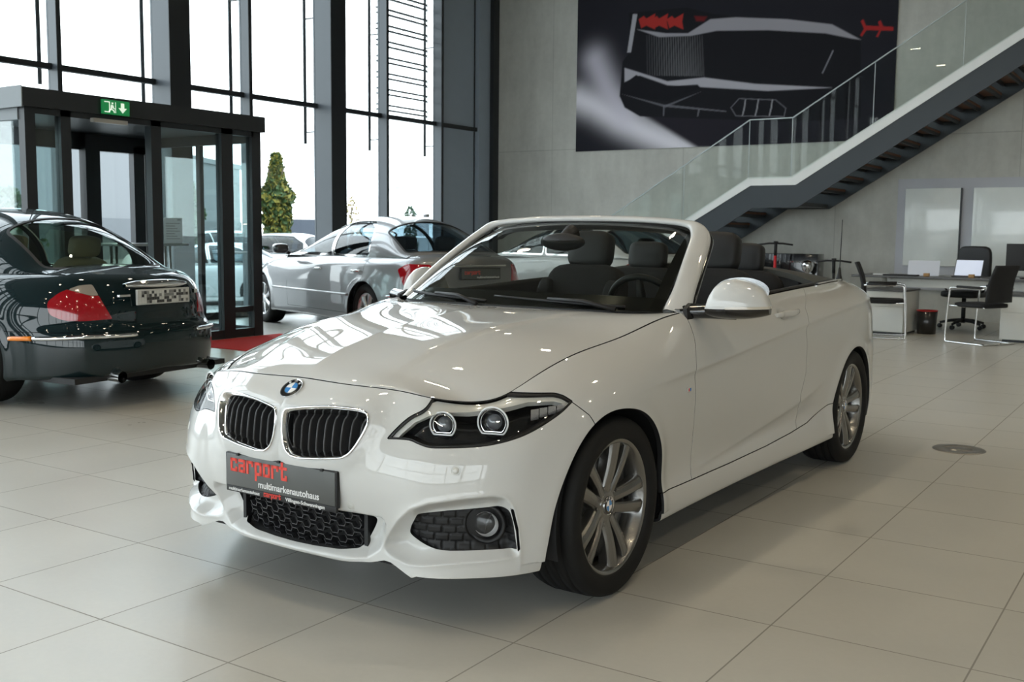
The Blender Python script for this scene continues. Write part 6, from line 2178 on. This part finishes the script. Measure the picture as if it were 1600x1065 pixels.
m = MB(); m.box((-.10, -.07, 0), (.10, .07, .02)); o = m.build('paper_stack', mat('paper_white2', (.6, .61, .6), .6)); o.location = (-3.68, 14.62, dz); o.rotation_euler = (0, 0, R(10)); tag(o, 'small stack of white paper at the far left end of the desk', 'paper')
m = MB(); m.lathe([(.001, 0), (.03, 0), (.036, .09), (.033, .09), (.028, .005), (.001, .005)], 24, 'z'); o = m.build('cup', mat('cup_white', (.65, .65, .62), .3)); o.location = (-2.02, 14.40, dz); tag(o, 'white cup on the desk behind the mesh visitor chair', 'cup')

# low black bench with silver marks and two kick scooters against the wall
pL, pR = hit(1188, 395, y=15.9), hit(1280, 397, y=15.9)
m = MB(); m.box((pL[0] - .3, 15.85, 0), (pR[0], 16.15, pL[2]), bev=.01); sb = m.build('display_counter', M_gloss); tag(sb, 'low black display counter with silver marks standing before the concrete wall', 'counter')
c = hit(1214, 408, y=15.85)
m = MB()
for k in range(2): m.tube([(c[0] + dx_, 15.845, c[2] + dz_) for dx_, dz_ in ((-.045 + k * .02, -.04), (-.045 + k * .02, .045 - k * .015), (.045, .045 - k * .015), (.045, -.04), (.0, -.04))], .004, 6)
m.build('emblem', M_chrome, sb)
m = MB()
for k in range(9): m.box((c[0] + .17 + k * .035, 15.842, c[2] - .012), (c[0] + .19 + k * .035, 15.85, c[2] + .014 - .006 * (k % 2)))
m.build('lettering', M_chrome, sb)
def scooter(loc, rz, material, lab, hgt=1.15):
    o = empty('kick_scooter', loc, rz, lab, 'scooter', 'kick scooters by the wall')
    m = MB(); m.box((-.75, -.07, .10), (.05, .07, .14), bev=.015); m.build('deck', M_gap, o)
    m = MB(); m.tube([(.10, 0, .10), (.05, 0, .45), (-.0, 0, hgt - .18)], [.024, .022, .020], 12); m.build('stem', material, o)
    m = MB(); m.tube([(-.0, 0, hgt - .18), (-.03, 0, hgt)], .024, 10); m.tube([(-.03, -.25, hgt - .02), (-.03, -.1, hgt), (-.03, .1, hgt), (-.03, .25, hgt - .02)], .014, 8)
    m.box((-.08, -.03, hgt), (.04, .03, hgt + .035), bev=.008); m.build('handlebar', M_gap, o)
    for x in (.14, -.82):
        m = MB(); m.lathe([(.001, -.02), (.07, -.02), (.10, -.015), (.10, .015), (.07, .02), (.001, .02)], 24, c=(x, 0, .10)); m.build('wheel', M_tyre, o)
    return o
p = hit(1209, 380, y=15.45)
scooter((p[0] + .03, 15.45, 0), R(115), mat('scooter_red', (.60, .02, .03), .4), 'kick scooter with a red stem in front of the black counter', p[2])
p = hit(1300, 407, y=15.5)
scooter((p[0] + .03, 15.5, 0), R(100), M_gap, 'black kick scooter right of the black counter', p[2])
p = hit(1262, 412, y=15.6)
m = MB(); m.lathe([(.001, 0), (.10, 0), (.10, .02), (.03, .05), (.025, p[2] - .14), (.07, p[2] - .10), (.095, p[2] - .02), (.08, p[2] + .03), (.001, p[2] + .06)], 28, 'z'); o = m.build('chrome_stand', M_chrome); o.location = (p[0], 15.6, 0); tag(o, 'chrome pedestal with rounded head beside the black counter', 'stand')
# floor ring
m = MB(); m.lathe([(.001, .0035), (.07, .0035), (.072, .001), (.078, .001), (.08, .004), (.145, .004), (.150, .0)], 48, 'z'); o = m.build('floor_box', mat('floor_box_metal', (.30, .29, .27), .35, metal=.8)); o.location = (-1.17, 6.64, .0005); tag(o, 'round metal floor socket cover set in the tiles right of the car', 'floor cover')

# ---------------------------------------------------------------- lamps under the ceiling
k = 0
for x in (-7.5, -3.5, .5, 4.5, 8.5):
    for y in (-9, -5.5, -2, 1.5, 5, 8.5, 12):
        k += 1
        m = MB(); m.box((-.16, -.08, 0), (.16, .08, .12), bev=.01); o = m.build('ceiling_lamp', M_dark); o.location = (x, y, ZC - .9)
        tag(o, 'small twin spotlight hanging below the hall ceiling', 'ceiling lamp', 'spotlights below the ceiling')
        m = MB(); m.box((-.14, -.05, -.004), (-.01, .05, .0)); m.box((.01, -.05, -.004), (.14, .05, .0)); m.build('lamp_face', mat('lamp_glow', (1, 1, 1), .5, emit='#fff0d2', estr=60), o)
        m = MB(); m.tube([(0, 0, .12), (0, 0, .9)], .01, 6); m.build('hanger', M_dark, o)
        l = bpy.data.lights.new('spot', 'SPOT'); l.energy = LAMP_W; l.spot_size = R(110); l.spot_blend = .6; l.color = (1., .84, .60); l.shadow_soft_size = .12
        lo = bpy.data.objects.new('lamp_light', l); COL.objects.link(lo); lo.parent = o; lo.location = (0, 0, -.03)

# ================================================================== outside
GZ = -.45
m = MB(); m.box((-260, -160, GZ - .3), (XW - .3, 240, GZ)); m.box((XW - .3, -160, GZ - .3), (80, -13.4, GZ)); g_ = m.build('ground', mat('pale_paving', (.20, .20, .195), .8, noise=(1.5, .08))); structure(g_)
m = MB(); m.box((XW - 1.6, -14, GZ - .1), (XW - .02, 18, -.02)); structure(m.build('trim_%d' % (ti[0] + 1), mat('kerb_concrete', (.42, .42, .40), .8))); ti[0] += 1


def far(px, d, z=GZ):
    r = ray(px, 360); h = r[:2] / np.linalg.norm(r[:2])
    return np.array([h[0] * d, h[1] * d, z])


a, b_ = far(-260, 44), far(376, 86)
t = (b_ - a) / np.linalg.norm(b_ - a); nrm = np.array([-t[1], t[0], 0])
if nrm @ a < 0: nrm = -nrm
hb = empty('hall_building', tuple((a + b_) / 2), 0, 'long pale grey flat-roofed building beyond the car park', 'building')
c0 = (a + b_) / 2
m = MB(); P_ = [a - c0, b_ - c0, b_ - c0 + nrm * 25, a - c0 + nrm * 25]; m.prism([(p[0], p[1], 0) for p in P_], (0, 0, 6.6)); m.build('facade', mat('pale_cladding', (.15, .16, .17), .6, noise=(.3, .04)), hb)
m = MB(); P_ = [a - c0 - nrm * .15, b_ - c0 - nrm * .15, b_ - c0 + nrm * .2, a - c0 + nrm * .2]; m.prism([(p[0], p[1], 6.4) for p in P_], (0, 0, .35)); m.build('parapet', mat('pale_parapet', (.18, .19, .20), .6), hb)
m = MB(); P_ = [a - c0 - nrm * .1, b_ - c0 - nrm * .1, b_ - c0, a - c0]; m.prism([(p[0], p[1], 0) for p in P_], (0, 0, 2.3)); m.build('plinth_wall', mat('grey_plinth', (.11, .12, .13), .7), hb)
a, b_ = far(428, 62), far(535, 62)
m = MB(); m.prism([tuple(a), tuple(b_), tuple(b_ * [1.03, 1.03, 1]), tuple(a * [1.03, 1.03, 1])], (0, 0, 2.35)); o = m.build('boundary_wall', mat('dark_blue_grey_wall', (.06, .07, .09), .7)); tag(o, 'dark low wall behind the car park, right of the tree', 'wall')


def tree(px, d, h, w, lab, dens=2600, seed=1, cols=('#4c6b2a', '#7d8a35'), trunk=True, lean=0, base=.12):
    rg_ = np.random.default_rng(seed)
    p = far(px, d)
    root = empty('tree', tuple(p), 0, lab, 'tree')
    m = MB(); m.tube([(0, 0, 0), (0, 0, h * .5), (0, 0, h * .92)], [.02 * h, .014 * h, .004 * h], 8)
    for k in range(14):
        a_ = rg_.uniform(0, 2 * PI); z = h * rg_.uniform(base + .05, .8); r_ = w * .4
        m.tube([(0, 0, z), (math.cos(a_) * r_ * .6, math.sin(a_) * r_ * .6, z + .08 * h), (math.cos(a_) * r_, math.sin(a_) * r_, z + .16 * h)], [.008 * h, .005 * h, .002 * h], 5)
    m.build('trunk', mat('bark', (.10, .075, .05), .9), root)
    V = []; F = []; MI = []
    for k in range(dens):
        u = rg_.uniform(0, 1); z = base + (1 - base) * u
        prof = math.sin(PI * (u * .92 + .04) ** .8) ** .55 * (1 - .25 * u) * (1 + .14 * math.sin(17 * u + seed) + .10 * math.sin(31 * u))
        rr_ = w / 2 * prof * rg_.uniform(.35, 1) ** .5 * (1 + .2 * math.sin(9 * u + 5 * seed)); a_ = rg_.uniform(0, 2 * PI)
        c = np.array([math.cos(a_) * rr_, math.sin(a_) * rr_, h * z])
        s_ = .035 * h * rg_.uniform(.5, 1.1)
        d1 = rg_.normal(size=3); d1 /= np.linalg.norm(d1); d2 = np.cross(d1, rg_.normal(size=3)); d2 /= np.linalg.norm(d2)
        n = len(V)
        V += [c - d1 * s_, c + d2 * s_ * .5, c + d1 * s_, c - d2 * s_ * .5]
        F.append((n, n + 1, n + 2, n + 3)); MI.append(0 if rg_.random() < .6 else 1)
    m = MB(); m.v = [tuple(v) for v in V]; m.f = F; m.m = MI; m.s = [False] * len(F)
    m.build('foliage', [mat('leaf' + cols[0], hexc(cols[0])[:3], .7), mat('leaf' + cols[1], hexc(cols[1])[:3], .7)], root, fix=False)
    return root


tree(433, 33, 4.0, 1.0, 'columnar green and yellow tree beyond the car park, between entrance and column', 5200, 3, ('#2f451d', '#6f6a26'))
tree(641, 60, 3.1, .95, 'small dark green tree seen past the red and white flag', 900, 5, ('#2b4230', '#34503a'))
tree(549, 38, 2.9, .9, 'thin pale sparse tree right of the second column', 220, 8, ('#8a7c55', '#94885f'))
tree(297, 30, 3.0, .9, 'green shrub-like tree seen through the entrance lobby glass', 1400, 9, ('#2b4a1c', '#3f6128'))
tree(10, 26, 2.6, 1.6, 'green bush at the far left, behind the side glass of the entrance', 1400, 11, ('#31481e', '#455c28'))
p = far(655, 70)
fl = empty('banner_flag', tuple(p), math.atan2(p[1], p[0]) + PI / 2, 'pale upright advertising flag with a red sign beyond the glass', 'flag')
m = MB(); m.tube([(-.62, 0, 0), (-.62, 0, 5.2)], .03, 8); m.build('pole', mat('flag_pole', (.6, .6, .6), .4), fl)
Gf = [[(-.6 + 1.1 * u, .05 * math.sin(5 * u + 3 * v), 1.4 + 3.7 * v) for u in np.linspace(0, 1, 8)] for v in np.linspace(0, 1, 14)]
m = MB(); m.grid(Gf); m.build('cloth', mat('flag_cloth', (.72, .72, .74), .8), fl)
m = MB(); m.tube([(-.1 + .28 * math.cos(a), -.08, 2.2 + .36 * math.sin(a)) for a in np.linspace(.3, 5.6, 16)], .06, 6); m.tube([(-.3, -.08, 2.6), (-.2, -.08, 3.0)], .05, 6); m.build('mark', mat('flag_red', (.7, .1, .1), .8), fl)
p = far(592, 50)
ll = empty('street_lamp', tuple(p), math.atan2(p[1], p[0]) + PI / 2, 'thin grey street lamp with a curved arm beyond the glass', 'street lamp')
m = MB(); m.tube([(0, 0, 0), (0, 0, 3.3), (-.3, 0, 3.62), (-.9, 0, 3.75)], [.05, .04, .03, .02], 8); m.build('pole', mat('lamp_pole', (.35, .36, .37), .5), ll)
m = MB(); m.box((-1.2, -.06, 3.72), (-.8, .06, 3.80), bev=.02); m.build('lamp_head', MATS['lamp_pole'], ll)

# parked cars
def parked(px, d, yaw, lab, paint, scale=(1, 1, 1), rf=0., **k):
    p = far(px, d)
    S_ = sed_spec(paint=paint, loc=(p[0], p[1]), yaw=yaw, label=lab, glass=M_glassB, seat=M_fabric, q=.35, windows=Mspec['windows'] if not rf else [
        ('rear_window', top_glass([(-.42, -.3), (-.42, .56), (-.58, .60), (-.60, -.3)], .04), M_gap), ('windscreen', top_glass([(2.28, -.3), (2.28, .62), (1.60, .50), (1.55, -.3)], .04), M_gap),
        ('side_window', side_glass([(2.02, .985), (1.60, 1.26), (1.36, 1.365), (1.14, 1.385), (1.06, .985)]), M_gap), ('side_window', side_glass([(.98, .985), (1.06, 1.385), (.6, 1.38), (.0, 1.36), (-.38, 1.20), (-.44, .985)]), M_gap)],
        cuts=[('tail_light', f_lm, M_lampred, .004)], roof_c=Mspec['roof_c'] if not rf else [(2.36, .78, .94, .955), (2.1, .77, .945, 1.06), (1.75, .765, .945, 1.24), (1.45, .76, .945, 1.365), (1.1, .76, .945, 1.44), (.7, .76, .95, 1.46), (.3, .76, .955, 1.46), (-.02, .755, .96, 1.45), (-.36, .745, .965, 1.40), (-.55, .72, .97, 1.22), (-.64, .70, .97, 1.01)], **k)
    o, _, _ = make_sedan(S_)
    o.location[2] = GZ; o.scale = scale
    return o


e_dir = math.atan2(far(800, 10)[1] - far(0, 10)[1], far(800, 10)[0] - far(0, 10)[0])
parked(400, 25.5, e_dir + PI, 'white car parked outside, seen through the entrance glass under the dark post', M_carwhite, (1, 1, .98))
parked(375, 36, e_dir + PI + .3, 'white tall off-road vehicle parked outside behind the white car', M_carwhite, (1, 1.0, 1.16), 1.)
parked(470, 31, e_dir + PI - .5, 'pale estate car parked outside just left of the silver saloon', mat('pale_silver_paint', (.55, .56, .56), .35, metal=.3, coat=.8), (1, 1, 1.12), 1.)
p = far(137, 22)
m = MB(); pad(m, (0, 0, .9), .5, .45, .55, .8, 0, 12); m.build('bush', M_gap) if False else None

# ================================================================== light
w = bpy.data.worlds.new('sky'); bpy.context.scene.world = w; w.use_nodes = True
nt = w.node_tree; bg = nt.nodes['Background']
tc = N_(nt, 'ShaderNodeTexCoord'); sp2 = N_(nt, 'ShaderNodeSeparateXYZ'); nt.links.new(tc.outputs['Generated'], sp2.inputs[0])
rp = N_(nt, 'ShaderNodeValToRGB'); nt.links.new(sp2.outputs[2], rp.inputs[0])
rp.color_ramp.elements[0].position = 0.; rp.color_ramp.elements[0].color = (.90, .95, 1., 1)
rp.color_ramp.elements[1].position = .5; rp.color_ramp.elements[1].color = (.74, .86, 1., 1)
cn = N_(nt, 'ShaderNodeTexNoise'); cn.inputs['Scale'].default_value = 3.; cn.inputs['Detail'].default_value = 5; nt.links.new(tc.outputs['Generated'], cn.inputs['Vector'])
mxx = N_(nt, 'ShaderNodeMixRGB'); mxx.inputs[2].default_value = (1, 1, 1, 1); nt.links.new(cn.outputs['Fac'], mxx.inputs[0]); nt.links.new(rp.outputs[0], mxx.inputs[1]); nt.links.new(mxx.outputs[0], bg.inputs[0])
bg.inputs[1].default_value = SKY
sc = bpy.context.scene
sc.view_settings.view_transform = 'Standard'; sc.view_settings.look = 'None'; sc.view_settings.exposure = EXPO; sc.view_settings.gamma = 1.; sc.view_settings.use_curve_mapping = False
sc.cycles.max_bounces = 10; sc.cycles.diffuse_bounces = 5; sc.cycles.glossy_bounces = 5; sc.cycles.transparent_max_bounces = 24; sc.cycles.transmission_bounces = 8
sc.cycles.sample_clamp_indirect = 6.; sc.cycles.caustics_reflective = False; sc.cycles.caustics_refractive = False
cam.dof.use_dof = True; cam.dof.focus_distance = 3.9; cam.dof.aperture_fstop = 5.6
